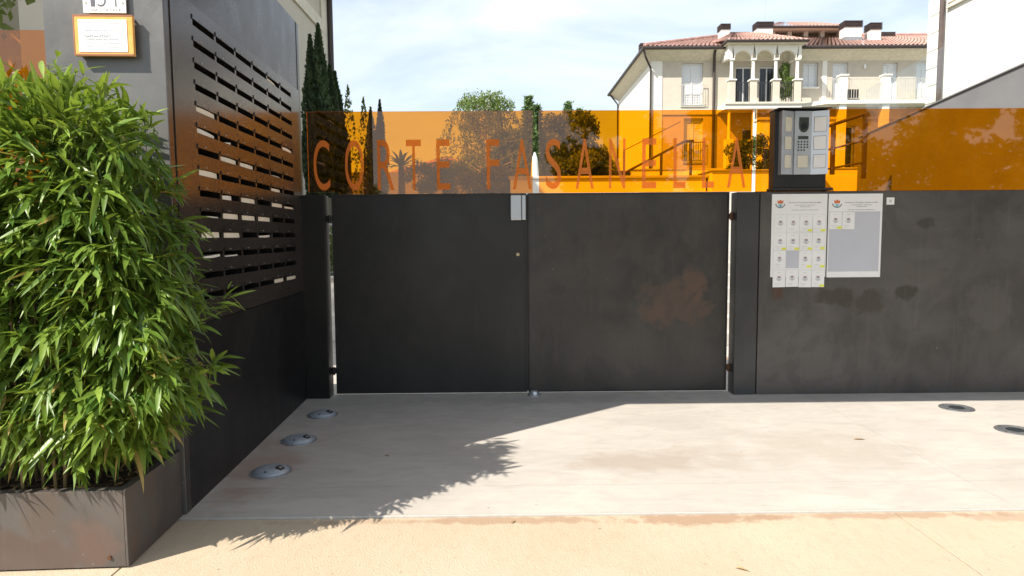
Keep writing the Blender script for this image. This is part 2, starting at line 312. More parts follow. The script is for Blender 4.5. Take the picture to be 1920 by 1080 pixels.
def holed_wall(mb, x0, x1, z0, z1, holes, ya, yb, conv=lambda x, y, z: (x, y, z)):
    xs, zs, k = holed(x0, x1, z0, z1, holes)
    idx = {}; vs = []; fs = []
    def vi(i, j, y):
        if (i, j, y) not in idx: idx[(i, j, y)] = len(vs); vs.append(conv(xs[i], y, zs[j]))
        return idx[(i, j, y)]
    ni, nj = len(xs)-1, len(zs)-1
    for i in range(ni):
        for j in range(nj):
            if not k[i][j]: continue
            fs.append((vi(i, j, ya), vi(i+1, j, ya), vi(i+1, j+1, ya), vi(i, j+1, ya)))
            fs.append((vi(i, j+1, yb), vi(i+1, j+1, yb), vi(i+1, j, yb), vi(i, j, yb)))
            if i == 0 or not k[i-1][j]: fs.append((vi(i, j, ya), vi(i, j+1, ya), vi(i, j+1, yb), vi(i, j, yb)))
            if i == ni-1 or not k[i+1][j]: fs.append((vi(i+1, j+1, ya), vi(i+1, j, ya), vi(i+1, j, yb), vi(i+1, j+1, yb)))
            if j == 0 or not k[i][j-1]: fs.append((vi(i+1, j, ya), vi(i, j, ya), vi(i, j, yb), vi(i+1, j, yb)))
            if j == nj-1 or not k[i][j+1]: fs.append((vi(i, j+1, ya), vi(i+1, j+1, ya), vi(i+1, j+1, yb), vi(i, j+1, yb)))
    mb.add(vs, fs); return mb
def text(name, s, mat, parent, x0, x1, z0, z1, y, thick=0.001, spacing=1.0, offset=0.0):
    cu = bpy.data.curves.new('type', 'FONT'); cu.body = s; cu.extrude = 0.01; cu.resolution_u = 8 if len(s) == 1 else 3; cu.space_character = spacing; cu.offset = offset
    ob = bpy.data.objects.new('type', cu); COL.objects.link(ob)
    dg = bpy.context.evaluated_depsgraph_get(); me = bpy.data.meshes.new_from_object(ob.evaluated_get(dg))
    bpy.data.objects.remove(ob); bpy.data.curves.remove(cu)
    n = len(me.vertices); a = np.zeros(n*3); me.vertices.foreach_get('co', a); a = a.reshape(n, 3)
    lo = a.min(0); hi = a.max(0); q = (a-lo)/np.maximum(hi-lo, 1e-6)
    o = ORI.get(parent.name, Vector((0, 0, 0)))
    b = np.stack([x0+q[:, 0]*(x1-x0)-o.x, y-q[:, 2]*thick-o.y, z0+q[:, 1]*(z1-z0)-o.z], 1)
    me.vertices.foreach_set('co', b.ravel()); me.materials.clear(); me.materials.append(MATS[mat]); me.update(); me.name = name
    ob = bpy.data.objects.new(name, me); COL.objects.link(ob); ob.parent = parent; ORI[ob.name] = o
    return ob
def quads_mesh(name, P, mat, parent=None, tint=None, nv=4, o=(0, 0, 0), tri=None):
    """P: (n, nv, 3) leaf polygons, or (n, nv, 3) with faces given by tri"""
    n = P.shape[0]; me = bpy.data.meshes.new(name); P = P-np.array(o)[None, None, :]
    me.vertices.add(n*nv); me.vertices.foreach_set('co', P.reshape(-1).astype(np.float32))
    faces = [list(range(nv))] if tri is None else tri
    ls = [len(f) for f in faces]; per = sum(ls)
    idx = (np.array([i for f in faces for i in f])[None, :]+np.arange(n)[:, None]*nv).ravel()
    st = (np.cumsum([0]+ls[:-1])[None, :]+np.arange(n)[:, None]*per).ravel()
    me.loops.add(n*per); me.loops.foreach_set('vertex_index', idx.astype(np.int32))
    me.polygons.add(n*len(faces)); me.polygons.foreach_set('loop_start', st.astype(np.int32))
    me.update(calc_edges=True); me.validate()
    if tint is not None:
        at = me.attributes.new('tint', 'FLOAT', 'FACE'); at.data.foreach_set('value', np.repeat(tint, len(faces)).astype(np.float32))
    me.materials.append(MATS[mat])
    ob = bpy.data.objects.new(name, me); COL.objects.link(ob)
    if parent is not None: ob.parent = parent
    return ob

# ------------------------------------------------------------------ ground
g = MB(); g.add([(-300, -300, -0.06), (300, -300, -0.06), (300, 500, -0.06), (-300, 500, -0.06)], [(0, 1, 2, 3)]).build('ground', 'far_ground')['kind'] = 'structure'
g = MB(); g.box((-9, -9.0, -0.05), (14, -2.665, -0.022)); pav = g.build('sidewalk', 'joint_dark'); pav['kind'] = 'structure'
xs = [-8.9, -5.28, -1.66, 1.955, 5.58, 9.2, 12.8]
for i in range(len(xs)-1):
    b = MB().bbox((xs[i]+0.004, -6.4, -0.045), (xs[i+1]-0.004, -2.655, -0.008), 0.003).build('paving_slab', 'pavement_beige', pav)
    b = MB().bbox((xs[i]+0.004, -9.0, -0.045), (xs[i+1]-0.004, -6.41, -0.008), 0.003).build('paving_slab', 'pavement_beige', pav)
g = MB(); g.box((-9, -2.638, -0.05), (14, 6.0, -0.012)); drv = g.build('driveway', 'joint_dark'); drv['kind'] = 'structure'
for (y0, y1) in ((-2.637, -2.262), (-2.258, 1.8), (1.804, 5.95)):
    for (x0, x1) in ((-8.9, -1.9), (-1.896, 2.6), (2.604, 13.9)):
        MB().box((x0, y0, -0.03), (x1, y1, 0.0)).build('concrete_slab', 'drive_concrete', drv)
MB().bbox((-9, -2.652, -0.04), (14, -2.640, 0.001), 0.003).build('threshold_strip', 'edge_white')['kind'] = 'structure'
for z, y0, x0, x1 in ((2.40, 6.12, 0.10, 6.30), (2.40, 9.51, 6.3005, 30.0), (2.15, 6.9, -4.9, 0.0995), (2.40, 10.0, -4.9, 0.0990), (3.90, 20.2, -60.0, 80.0)):
    MB().box((x0, y0, -0.05), (x1, 140.0 if z > 3 else (10.0 if z < 2.3 else 20.2), z)).build('terrace', 'far_ground')['kind'] = 'structure'

# ------------------------------------------------------------------ mailbox wall at left with its canopy
wl = thing('entrance_wall', 'dark steel entrance wall with rows of mailbox slots behind the bamboo', 'wall', (0, 0, 0), BL)
MB().bbox((-0.555, 0, 0), (0.0, 0.010, 3.19), 0.002).build('front_panel', 'column_steel', wl)
MB().bbox((-0.553, 0.0105, 0), (-0.001, 0.066, 3.188), 0.002).build('corner_strip', 'panel_steel', wl)
MB().bbox((-0.555, 2.415, 0), (0.0, 2.48, 3.19), 0.003).build('end_panel', 'upper_steel', wl)
MB().box((-0.555, 0.066, 0), (-0.52, 2.415, 3.19)).build('back_panel', 'column_steel', wl)
MB().box((-0.05, 0.068, 2.632), (-0.004, 2.413, 3.19)).build('upper_panel', 'upper_steel', wl)
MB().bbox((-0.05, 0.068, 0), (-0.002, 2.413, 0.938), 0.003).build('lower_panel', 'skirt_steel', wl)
MB().box((-0.50, 0.068, 0.938), (-0.46, 2.413, 2.632)).build('inner_panel', 'slot_dark', wl)
C0, CP, CW, RT, RP, SH = 0.325, 0.3125, 0.288, 2.556, 0.1121, 0.036
holes = [(C0+CP*c, C0+CP*c+CW, RT-RP*r-SH, RT-RP*r) for r in range(14) for c in range(6)]
mb = MB(); holed_wall(mb, 0.070, 2.411, 0.943, 2.628, holes, 0.004, -0.003, lambda x, y, z: (y, x, z))
mp_ = mb.build('mailbox_panel', 'panel_steel', wl)
bx = MB()
bx.add([(0, 0, -0.075), (0, CW+0.02, -0.075), (0, CW+0.02, 0.012), (0, 0, 0.012), (-0.36, 0, -0.075), (-0.36, CW+0.02, -0.075), (-0.36, CW+0.02, 0.012), (-0.36, 0, 0.012)],
       [(0, 1, 5, 4), (1, 2, 6, 5), (2, 3, 7, 6), (3, 0, 4, 7), (4, 5, 6, 7)])
bx.m(1).box((0.0075, 0.001, -0.005), (0.012, 0.012, 0.018)); bx.m(2).box((0.0075, 0.10, 0.010), (0.0095, 0.122, 0.0155))
bx.m(0).box((-0.008, 0.012, -0.037), (0.0074, CW+0.008, -0.0345))
box0 = None
for r in range(14):
    for c in range(6):
        loc = (-0.0035, C0+CP*c-0.01, RT-RP*r)
        if box0 is None: box0 = bx.build('mailbox', ['slot_dark', 'black_metal', 'galvanised'], wl); box0.location = loc
        else: share('mailbox', box0, wl, loc)
ORD = ['top', 'second', 'third', 'fourth', 'fifth', 'sixth', 'seventh', 'eighth', 'ninth', 'tenth', 'eleventh', 'twelfth', 'thirteenth', 'bottom']
CN = ['first', 'second', 'third', 'fourth', 'fifth', 'sixth']
for (r, c, a, b, h, tilt, m, desc) in [(1,5,.0,.8,.016,-.05,'cream_paper','thin cream'),(5,1,0,.95,.03,0,'cream_paper','thick cream'),(5,6,0,1,.024,-.02,'cream_paper','cream'),
        (6,1,0,.9,.024,-.04,'white_paper','white'),(6,2,.35,.7,.012,.12,'white_paper','crumpled white'),(7,2,0,.95,.028,0,'cream_paper','cream'),(7,3,0,.95,.026,0,'cream_paper','cream'),(7,5,.1,.9,.006,0,'white_paper','thin white'),
        (8,1,0,.95,.032,0,'cream_paper','thick cream'),(8,5,0,.85,.022,0,'cream_paper','cream'),(9,2,0,.6,.026,.03,'white_paper','white'),(9,3,.05,1,.03,0,'cream_paper','cream'),
        (9,5,0,1,.028,0,'cream_paper','cream'),(9,6,0,1,.016,0,'cream_paper','thin cream'),(10,1,0,.95,.008,.0,'white_paper','very thin white'),(10,2,0,.95,.032,0,'cream_paper','thick cream'),
        (10,3,0,.95,.03,0,'cream_paper','thick cream'),(10,4,0,1,.03,0,'cream_paper','thick cream'),(11,1,0,.95,.033,0,'cream_paper','thick cream'),(11,2,0,1,.03,0,'cream_paper','thick cream'),
        (11,4,0,.95,.014,.03,'white_paper','white'),(12,1,0,.95,.014,.04,'white_paper','curled white'),(12,2,0,.85,.007,.02,'white_paper','very thin white'),(14,5,0,.9,.027,.0,'cream_paper','cream'),(14,6,0,1,.025,0,'cream_paper','cream')]:
    y0 = C0+CP*(c-1)+0.004+a*CW*0.97; y1 = C0+CP*(c-1)+0.002+b*CW*0.985; z0 = RT-RP*(r-1)-SH+0.0010
    mb = MB(); n = 6; ym = (y0+y1)/2; vs = []
    for i in range(n+1):
        y = y0+(y1-y0)*i/n; dz = (y-ym)*tilt; pr = -0.006+0.010*math.sin(math.pi*i/n)*random.uniform(.7, 1)
        for x, z in ((-0.16, z0), (pr, z0+max(0, dz)), (pr-0.002, min(z0+h+dz, z0+SH-0.003)), (-0.16, min(z0+h, z0+SH-0.003))): vs.append((x, y, z))
    fs = [(0, 1, 2, 3), (4*n+3, 4*n+2, 4*n+1, 4*n)]
    for i in range(n):
        for k in range(4): fs.append((4*i+k, 4*i+4+k, 4*i+4+(k+1) % 4, 4*i+(k+1) % 4))
    mb.add(vs, fs); ob = mb.build('leaflet', 'pale_paper' if m == 'white_paper' else m, None, (0, ym, z0), BL)
    tag(ob, f'{desc} leaflet in the {ORD[r-1]} mailbox row, {CN[c-1]} slot from the bamboo', 'leaflet', 'leaflets in the mailbox slots')

cn = thing('canopy', 'flat dark steel canopy roof spanning over the gate', 'canopy', (3, -1.6, 0))
MB().bbox((-2.19, -2.605, 3.192), (7.6, -0.82, 3.40), 0.006).build('roof_slab', 'column_steel', cn)
MB().bbox((7.0, -2.6, 0), (7.5, -0.7, 3.192), 0.004).build('column', 'column_steel', cn)

# fence with orange acrylic left of the wall
fn = thing('orange_fence_panel', 'orange see-through acrylic fence panel left of the steel wall', 'fence', (-1.6, 0.12, 0), BL)
MB().bbox((-3.4, 0.10, 1.60), (-0.566, 0.11, 2.42), 0.002).build('acrylic_sheet', 'orange_acrylic', fn)
MB().bbox((-3.4, 0.06, 0), (-0.566, 0.16, 1.60), 0.004).build('base_wall', 'post_steel', fn)

# number plate and plaque on the front of the steel wall (local x is negative to the left)
npl = thing('number_plate', 'white house number plate reading 134 above the plaque', 'sign', (-0.26, -0.014, 2.46), BL)
MB().bbox((-0.358, -0.020, 2.466), (-0.161, -0.012, 2.640), 0.002).build('plate', 'white_plastic', npl)
for x in (-0.345, -0.175):
    for z in (2.513, 2.62): MB().tube([(x, -0.006, z), (x, -0.024, z)], 0.004, 10).build('screw', 'brass', npl)
for ch, x0, x1 in (('1', -0.322, -0.302), ('3', -0.292, -0.252), ('4', -0.240, -0.196)): text('digit', ch, 'ink', npl, x0, x1, 2.495, 2.60, -0.0202, offset=-0.022)
text('street_lettering', 'VIA STATALE', 'mid_ink', npl, -0.325, -0.185, 2.474, 2.486, -0.0202)
pq = thing('plaque', 'orange acrylic plaque holding a white printed sheet on the steel wall', 'plaque', (-0.26, -0.03, 2.26), BL)
MB().bbox((-0.397, -0.042, 2.262), (-0.124, -0.020, 2.451), 0.003).build('backing', 'plaque_acrylic', pq)
for x in (-0.385, -0.136):
    for z in (2.275, 2.44): MB().tube([(x, -0.001, z), (x, -0.0205, z)], 0.006, 10).build('spacer', 'aluminium', pq)
plain('brown_rim', (0.30, 0.12, 0.05), 0.4)
fr_ = MB(); fr_.box((-0.397, -0.0432, 2.443), (-0.124, -0.0421, 2.451)).box((-0.397, -0.0432, 2.262), (-0.124, -0.0421, 2.270)).box((-0.397, -0.0431, 2.2701), (-0.391, -0.0421, 2.4429)); fr_.build('rim', 'brown_rim', pq)
sh = MB().box((-0.372, -0.0445, 2.279), (-0.150, -0.0425, 2.428)).build('sheet', 'white_paper', pq)
text('lettering', 'GARDANITART', 'mid_ink', sh, -0.345, -0.225, 2.346, 2.357, -0.0447)
for (x0, x1, z) in ((-.347, -.18, 2.410), (-.345, -.175, 2.374), (-.33, -.19, 2.334), (-.34, -.185, 2.318), (-.34, -.19, 2.300)):
    for a, b in ((0, .22), (.25, .46), (.49, .63), (.67, 1)): MB().box((x0+(x1-x0)*a, -0.0451, z), (x0+(x1-x0)*b, -0.0447, z+0.0045)).build('print_line', 'mid_ink', sh)

# ------------------------------------------------------------------ gate
def leaf(name, label, x0, x1, gx0, gx1, letters, hinge_x, step=None):
    t = thing(name, label, 'gate', ((x0+x1)/2, -0.1, 0))
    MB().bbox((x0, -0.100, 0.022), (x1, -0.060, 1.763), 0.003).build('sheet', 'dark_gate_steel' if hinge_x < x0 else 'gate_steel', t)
    fm = MB()
    for a, b in (((x0-0.002, -0.108, 0.018), (x0+0.012, -0.0575, 1.766)), ((x1-0.012, -0.108, 0.018), (x1+0.002, -0.0575, 1.766))): fm.bbox(a, b, 0.002)
    fm.bbox((x0+0.013, -0.106, 1.752), (x1-0.013, -0.0570, 1.7665), 0.002).bbox((x0+0.013, -0.105, 0.017), (x1-0.013, -0.0570, 0.030), 0.002)
    fm.build('frame', 'edge_steel', t)
    if step: poly = [(gx0, 1.787), (step, 1.787), (step, 1.769), (gx1, 1.769), (gx1, 2.472), (gx0, 2.472)]
    else: poly = [(gx0, 1.769), (gx1, 1.769), (gx1, 2.472), (gx0, 2.472)]
    gl = MB().prism(poly, -0.086, -0.076, 1).build('acrylic_sheet', ['orange_acrylic', 'acrylic_edge'], t)
    for ch, a, b in letters: text('letter', ch, 'letter_film', gl, a, b, 1.803, 2.232, -0.0865, 0.0008)
    sgn = -1 if hinge_x < x0 else 1
    for z in (0.224, 1.555):
        hb = MB(); hb.bbox((hinge_x-0.022, -0.125, z-0.024), (hinge_x+0.022, -0.07, z+0.024), 0.004)
        hb.tube([(hinge_x, -0.118, z-0.034), (hinge_x, -0.118, z+0.034)], 0.013, 10)
        xe = x0 if sgn < 0 else x1
        hb.box((min(xe, hinge_x), -0.098, z-0.01), (max(xe, hinge_x), -0.085, z+0.01)); hb.build('hinge', 'rusty_hinge' if sgn > 0 else 'black_metal', t)
    return t
gl_ = leaf('gate_leaf', 'left black steel gate leaf with the orange panel lettered CORTE FA', -1.497, 0.186, -1.695, 0.244,
     [('C', -1.648, -1.508), ('O', -1.377, -1.217), ('R', -1.098, -0.955), ('T', -0.848, -0.720), ('E', -0.587, -0.470), ('F', -0.154, -0.045), ('A', 0.072, 0.236)], -1.517, -1.43)
gr_ = leaf('gate_leaf', 'right steel gate leaf with a brown rust stain and orange panel lettered SANELLA', 0.199, 1.952, 0.299, 2.154,
     [('S', 0.358, 0.491), ('A', 0.617, 0.775), ('N', 0.908, 1.049), ('E', 1.194, 1.319), ('L', 1.468, 1.575), ('L', 1.718, 1.822), ('A', 1.936, 2.098)], 1.972)
MB().bbox((0.1865, -0.104, 0.03), (0.1965, -0.085, 1.755), 0.002).build('seam_strip', 'edge_steel', gl_)
lk = MB(); lk.bbox((0.050, -0.150, 1.533), (0.143, -0.101, 1.750), 0.006).build('lock_box', 'aluminium', gl_)
MB().bbox((0.147, -0.146, 1.535), (0.181, -0.101, 1.749), 0.005).build('lock_catch', 'aluminium', gl_)
k = MB(); k.tube([(0.111, -0.1, 1.237), (0.111, -0.109, 1.237)], 0.014, 14).m(1).tube([(0.111, -0.109, 1.237), (0.111, -0.116, 1.237)], 0.007, 12); k.build('keyhole', ['brass', 'galvanised'], gl_)
st = thing('gate_stop', 'small metal gate stop on the ground where the leaves meet', 'gate stop', (0.245, -0.16, 0))
MB().lathe([(0.062, 0), (0.060, 0.006), (0.034, 0.040), (0.030, 0.044)], (0.245, -0.16, 0), 20).build('cone', 'galvanised', st, smooth=False)
MB().tube([(0.25, -0.205, 0.024), (0.25, -0.214, 0.029)], 0.016, 14).build('bolt', 'brushed_steel', st)

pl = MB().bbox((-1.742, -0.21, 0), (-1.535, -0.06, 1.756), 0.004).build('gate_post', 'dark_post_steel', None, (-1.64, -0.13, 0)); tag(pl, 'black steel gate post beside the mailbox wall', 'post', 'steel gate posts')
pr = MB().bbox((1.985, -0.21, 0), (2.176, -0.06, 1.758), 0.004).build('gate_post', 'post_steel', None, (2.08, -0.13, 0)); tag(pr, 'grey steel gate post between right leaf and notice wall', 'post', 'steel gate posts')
rw = thing('steel_wall', 'stained steel wall carrying the notices and intercom right of the gate', 'wall', (4.6, -0.15, 0))
MB().bbox((2.186, -0.2115, 0), (7.0, -0.09, 1.757), 0.004).build('sheet', 'wall_steel', rw)
MB().prism([(2.186, 1.760), (7.0, 1.760), (7.0, 2.472), (2.186, 2.472)], -0.086, -0.076, 1).build('acrylic_sheet', ['orange_acrylic', 'acrylic_edge'], rw)
MB().bbox((2.190, -0.10, 1.7575), (7.0, -0.066, 1.768), 0.002).build('top_rail', 'edge_steel', rw)

# intercom
ic = thing('intercom', 'intercom panel with three metal faces standing on the steel wall', 'intercom', (2.5, -0.16, 1.757))
MB().bbox((2.292, -0.215, 1.790), (2.738, -0.10, 2.440), 0.005).build('housing', 'black_metal', ic)
MB().bbox((2.288, -0.290, 2.4405), (2.742, -0.095, 2.4505), 0.003).build('cap', 'black_metal', ic)
MB().bbox((2.28, -0.225, 1.7685), (2.80, -0.092, 1.7895), 0.003).build('foot_plate', 'edge_steel', ic)
prof = [(2.325, -0.285), (2.446, -0.236), (2.448, -0.250), (2.590, -0.246), (2.592, -0.232), (2.718, -0.288)]
def facet(i, nm):
    (xa, ya), (xb, yb) = prof[2*i], prof[2*i+1]
    m = MB(); m.add([(xa, ya, 1.900), (xb, yb, 1.900), (xb, yb, 2.427), (xa, ya, 2.427), (xa, -0.216, 1.900), (xb, -0.216, 1.900), (xb, -0.216, 2.427), (xa, -0.216, 2.427)],
          [(0, 1, 2, 3), (7, 6, 5, 4), (0, 4, 5, 1), (3, 2, 6, 7), (0, 3, 7, 4), (1, 5, 6, 2)])
    f = m.build(nm, 'brushed_steel', ic)
    def onf(fx, z, off): return (xa+(xb-xa)*fx, ya+(yb-ya)*fx-off, z)
    def plate(name, f0, f1, z0, z1, mat, off=0.003):
        a = [onf(f0, z0, off), onf(f1, z0, off), onf(f1, z1, off), onf(f0, z1, off)]; b = [onf(f0, z0, 0.0005), onf(f1, z0, 0.0005), onf(f1, z1, 0.0005), onf(f0, z1, 0.0005)]
        MB().add(a+b, [(0, 1, 2, 3), (0, 4, 5, 1), (1, 5, 6, 2), (2, 6, 7, 3), (3, 7, 4, 0)]).build(name, mat, f)
    return f, plate, onf
for i in (0, 2):
    f, plate, onf = facet(i, 'name_panel')
    for z0, z1 in ((2.258, 2.375), (2.108, 2.215), (1.955, 2.062)):
        lo_, hi_ = ((0.26, 0.80) if i == 0 else (0.18, 0.84))
        plate('label_rim', lo_-0.03, hi_+0.03, z0-0.005, z1+0.005, 'mid_ink', 0.0018); plate('name_label', lo_, hi_, z0, z1, 'ivory_label' if i == 0 else 'white_paper', 0.0035)
f, plate, onf = facet(1, 'call_panel')
plate('label_rim', 0.17, 0.85, 1.953, 2.062, 'mid_ink', 0.0018); plate('name_label', 0.20, 0.82, 1.957, 2.058, 'ivory_label', 0.0035)
plate('display', 0.20, 0.82, 2.193, 2.220, 'lcd', 0.003)
sp = [onf(0.24, 2.375, .004), onf(0.82, 2.375, .004), onf(0.82, 2.30, .004)]+[onf(0.53+0.29*math.cos(a), 2.30-0.052*math.sin(a), .004) for a in (0.5, 1.0, 1.57, 2.1, 2.65)]+[onf(0.24, 2.30, .004)]
MB().add(sp, [tuple(range(len(sp)-1, -1, -1))]).build('camera_window', 'lcd', f)
lens = MB(); c_ = Vector(onf(0.53, 2.30, 0.004)); lens.tube([c_, c_+Vector((0, -0.008, 0))], 0.024, 18).build('camera_lens', 'black_metal', f)
key = None
for r in range(4):
    for c in range(4 if r < 3 else 3):
        p = Vector(onf(0.23+0.18*c, 2.172-0.023*r, 0.0))
        if key is None:
            key = MB().bbox((-0.0062, -0.005, -0.0065), (0.0062, 0.0, 0.0065), 0.0015).build('key', 'lcd', f, (0, 0, 0)); key.location = p-ORI[ic.name]
        else: share('key', key, f, p-ORI[ic.name])

# notices on the steel wall
def emblem_mesh():
    e = MB()
    e.m(0).prism([(-.010, .003), (.010, .003), (.011, .016), (.006, .011), (0, .017), (-.006, .011), (-.011, .016)], -0.0006, 0)
    n = 10
    for k in range(n):
        a0 = math.pi*(1.0+k/n*1.0)-0.0; a1 = math.pi*(1.0+(k+0.8)/n)
        e.m(1).prism([(math.cos(a)*r*1.1, math.sin(a)*r*0.95+0.002) for a, r in ((a0, .013), (a1, .013), (a1, .0165), (a0, .0165))], -0.0006, 0)
    e.m(2).prism([(-.008, .001), (-.008, -.008), (0, -.0125), (.008, -.008), (.008, .001)], -0.0006, 0); e.m(1).prism([(-.001, 0), (-.001, -.009), (.001, -.009), (.001, 0)], -0.0010, -0.0007)
    return e
Yw = -0.2115
def board(label, x0, x1, z0, z1, sheets, empty):
    t = thing('notice_poster', label, 'poster', ((x0+x1)/2, Yw-0.003, z0), group='election notices on the steel wall')
    MB().bbox((x0, Yw-0.007, z0), (x1, Yw-0.001, z1), 0.002).build('board', 'white_paper', t)
    y = Yw-0.0072
    em = emblem_mesh().build('crest', ['crest_orange', 'crest_dark', 'crest_teal'], t, (0, 0, 0)); em.location = Vector((x0+0.072, y, z1-0.088))-ORI[t.name]; em.scale = (2.35, 1, 2.35)
    text('heading', 'Comune di Toscolano Maderno (BS)', 'ink', t, x0+0.14, x0+0.42, z1-0.081, z1-0.070, y)
    for a, b, z in ((.20, .29, .098), (.30, .37, .098), (.24, .33, .112), (.17, .23, .139), (.235, .31, .139), (.315, .40, .139)):
        MB().box((x0+a, y-0.0004, z1-z), (x0+b, y, z1-z+0.004)).build('print_line', 'mid_ink', t)
    (a, b, c, d) = empty
    MB().box((a, y-0.0006, c), (b, y, d)).build('blank_field', 'grey_paper', t)
    for (sx, sz, w_, h_, yel) in sheets:
        s_ = MB().box((0, -0.0006, 0), (w_, 0, h_)).build('notice_sheet', 'white_paper', t, (0, 0, 0)); s_.location = Vector((sx, y-0.0010, sz))-ORI[t.name]
        s_.rotation_euler = (0, random.uniform(-0.012, 0.012), 0)
        ORI[s_.name] = Vector((0, 0, 0))
        e = em.copy(); e.name = 'crest'; COL.objects.link(e)
        e.parent = s_; e.location = (w_*0.5, -0.0009, h_*0.50); e.scale = (1.35, 1, 1.45)
        if small[0] is None:
            small[0] = em.data.copy()
            for q, mm in enumerate(('crest_mauve', 'crest_grey', 'grey_paper')): small[0].materials[q] = MATS[mm]
        e.data = small[0]
        for u0, u1, v in ((.36, .62, .84), (.14, .6, .2), (.2, .5, .11)): MB().box((w_*u0, -0.0010, h_*v), (w_*u1, -0.0007, h_*v+0.003)).build('print_line', 'pale_ink', s_, (0, 0, 0))
        rim = MB()
        for q in (((0, 0), (w_, .0016)), ((0, h_-.0016), (w_, h_)), ((0, .0017), (.0016, h_-.0017)), ((w_-.0016, .0017), (w_, h_-.0017))): rim.box((q[0][0], -0.0009, q[0][1]), (q[1][0], -0.00065, q[1][1]))
        rim.build('border', 'pale_ink', s_, (0, 0, 0))
        if yel: MB().box((w_*0.62, -0.0016, 0.004), (w_*1.0, -0.0010, 0.024)).build('yellow_sticker', 'yellow_mark', s_, (0, 0, 0))
    return t
small = [None]
sheets = []
yel = {(0, 2), (0, 3), (1, 0), (1, 1), (1, 2), (1, 3), (2, 2), (2, 3), (3, 3)}
for r in range(4):
    for c in range(4):
        if (r, c) == (2, 1): continue
        sheets.append((2.302+0.1115*c+random.uniform(-.002, .002), 1.738-0.175-0.148-0.1535*r-(0.012 if r == 3 else 0)-random.uniform(0, .004), 0.110, 0.150, (r, c) in yel))
board('left white election notice with fifteen small sheets pasted in a grid', 2.281, 2.757, 1.028, 1.738, sheets, (2.408, 2.522, 1.105, 1.255))
board('right white election notice with two small sheets and a large blank field', 2.768, 3.232, 1.022, 1.737, [(2.778, 1.435, 0.108, 0.148, True), (2.887, 1.435, 0.108, 0.148, False)], (2.776, 3.214, 1.072, 1.585))
sk = thing('sticker', 'small white square sticker beside the right notice', 'sticker', (3.30, Yw, 1.64))
o_ = MB().box((3.268, Yw-0.0012, 1.642), (3.335, Yw-0.0004, 1.703)).build('backing', 'white_paper', sk)
MB().box((3.290, Yw-0.0018, 1.66), (3.312, Yw-0.0013, 1.685)).build('print', 'pale_ink', sk)

# ------------------------------------------------------------------ lights set in the drive
DL = [((-1.452, -0.736), 'farthest domed ground light, close to the gate post'), ((-1.437, -1.392), 'middle domed ground light along the steel wall'), ((-1.413, -2.003), 'nearest domed ground light along the steel wall')]
def dome():
    t = bpy.data.objects.new('ground_light', None); COL.objects.link(t); ORI[t.name] = Vector((0, 0, 0)); t['category'] = 'light'; t['group'] = 'domed lights along the steel wall'
    pr_ = [(0.108, 0.0), (0.108, 0.006)]+[(0.104*math.cos(a), 0.006+0.030*math.sin(a)) for a in np.linspace(0, 1.45, 9)]
    MB().lathe(pr_, (0, 0, 0), 32).build('dome', 'dome_metal', t, (0, 0, 0), smooth=True)
    MB().lathe([(0.122, 0.0), (0.121, 0.004), (0.109, 0.005)], (0, 0, 0), 32).build('ring', 'galvanised', t, (0, 0, 0))
    d = Vector((math.cos(R(-18))*0.45, math.sin(R(-18))*0.45, 0.9)).normalized(); c = Vector((0.062, -0.018, 0.029)); u = Vector((0, 0, 1)).cross(d).normalized(); v = d.cross(u)
    s = 0.020; n = d*0.005
    MB().add([c+u*a*s+v*b*s+n*k for k in (-1.5, 1) for a, b in ((-1, -1), (1, -1), (1, 1), (-1, 1))], [(4, 5, 6, 7), (0, 1, 5, 4), (1, 2, 6, 5), (2, 3, 7, 6), (3, 0, 4, 7)]).build('lamp_window', 'dark_glass', t, (0, 0, 0))
    s *= 0.45; n = d*0.0065
    MB().add([c+u*a*s+v*b*s+n for a, b in ((-1, -1), (1, -1), (1, 1), (-1, 1))], [(0, 1, 2, 3)]).build('lens', 'galvanised', t, (0, 0, 0))
    MB().tube([(-0.005, -0.075, 0.022), (-0.006, -0.078, 0.029)], 0.006, 8).build('screw', 'edge_steel', t, (0, 0, 0))
    return t
def copy_tree(o, parent=None):
    c = o.copy(); COL.objects.link(c); c.parent = parent
    for ch in list(o.children): copy_tree(ch, c)
    return c
d0 = dome()
for i, ((x, y), lb) in enumerate(DL):
    t = d0 if i == 0 else copy_tree(d0)
    t.location = (x, y, 0.0005); t['label'] = lb
def drain():
    t = bpy.data.objects.new('recessed_light', None); COL.objects.link(t); ORI[t.name] = Vector((0, 0, 0)); t['category'] = 'light'; t['group'] = 'round lights sunk in the drive'
    MB().lathe([(0.125, 0.0), (0.122, 0.006), (0.098, 0.007), (0.094, 0.003)], (0, 0, 0), 32).build('rim', 'dark_rim', t, (0, 0, 0))
    MB().lathe([(0.0935, 0.002), (0.060, 0.004), (0.058, 0.0035)], (0, 0, 0), 32).build('glass', 'dark_rim', t, (0, 0, 0))
    MB().lathe([(0.057, 0.0045), (0.055, 0.0065)], (0, 0, 0), 24).build('lamp', 'dark_glass', t, (0, 0, 0))
    for k in range(4):
        a = k*math.pi/2+0.4; MB().tube([(0.11*math.cos(a), 0.11*math.sin(a), 0.004), (0.11*math.cos(a), 0.11*math.sin(a), 0.0085)], 0.006, 8).build('screw', 'edge_steel', t, (0, 0, 0))
    return t
r0 = drain(); r1 = copy_tree(r0)
r0.location = (3.60, -0.72, 0.0005); r0['label'] = 'round light sunk in the drive, closer to the steel wall'
r1.location = (3.60, -1.33, 0.0005); r1['label'] = 'round light sunk in the drive, at the right picture edge'
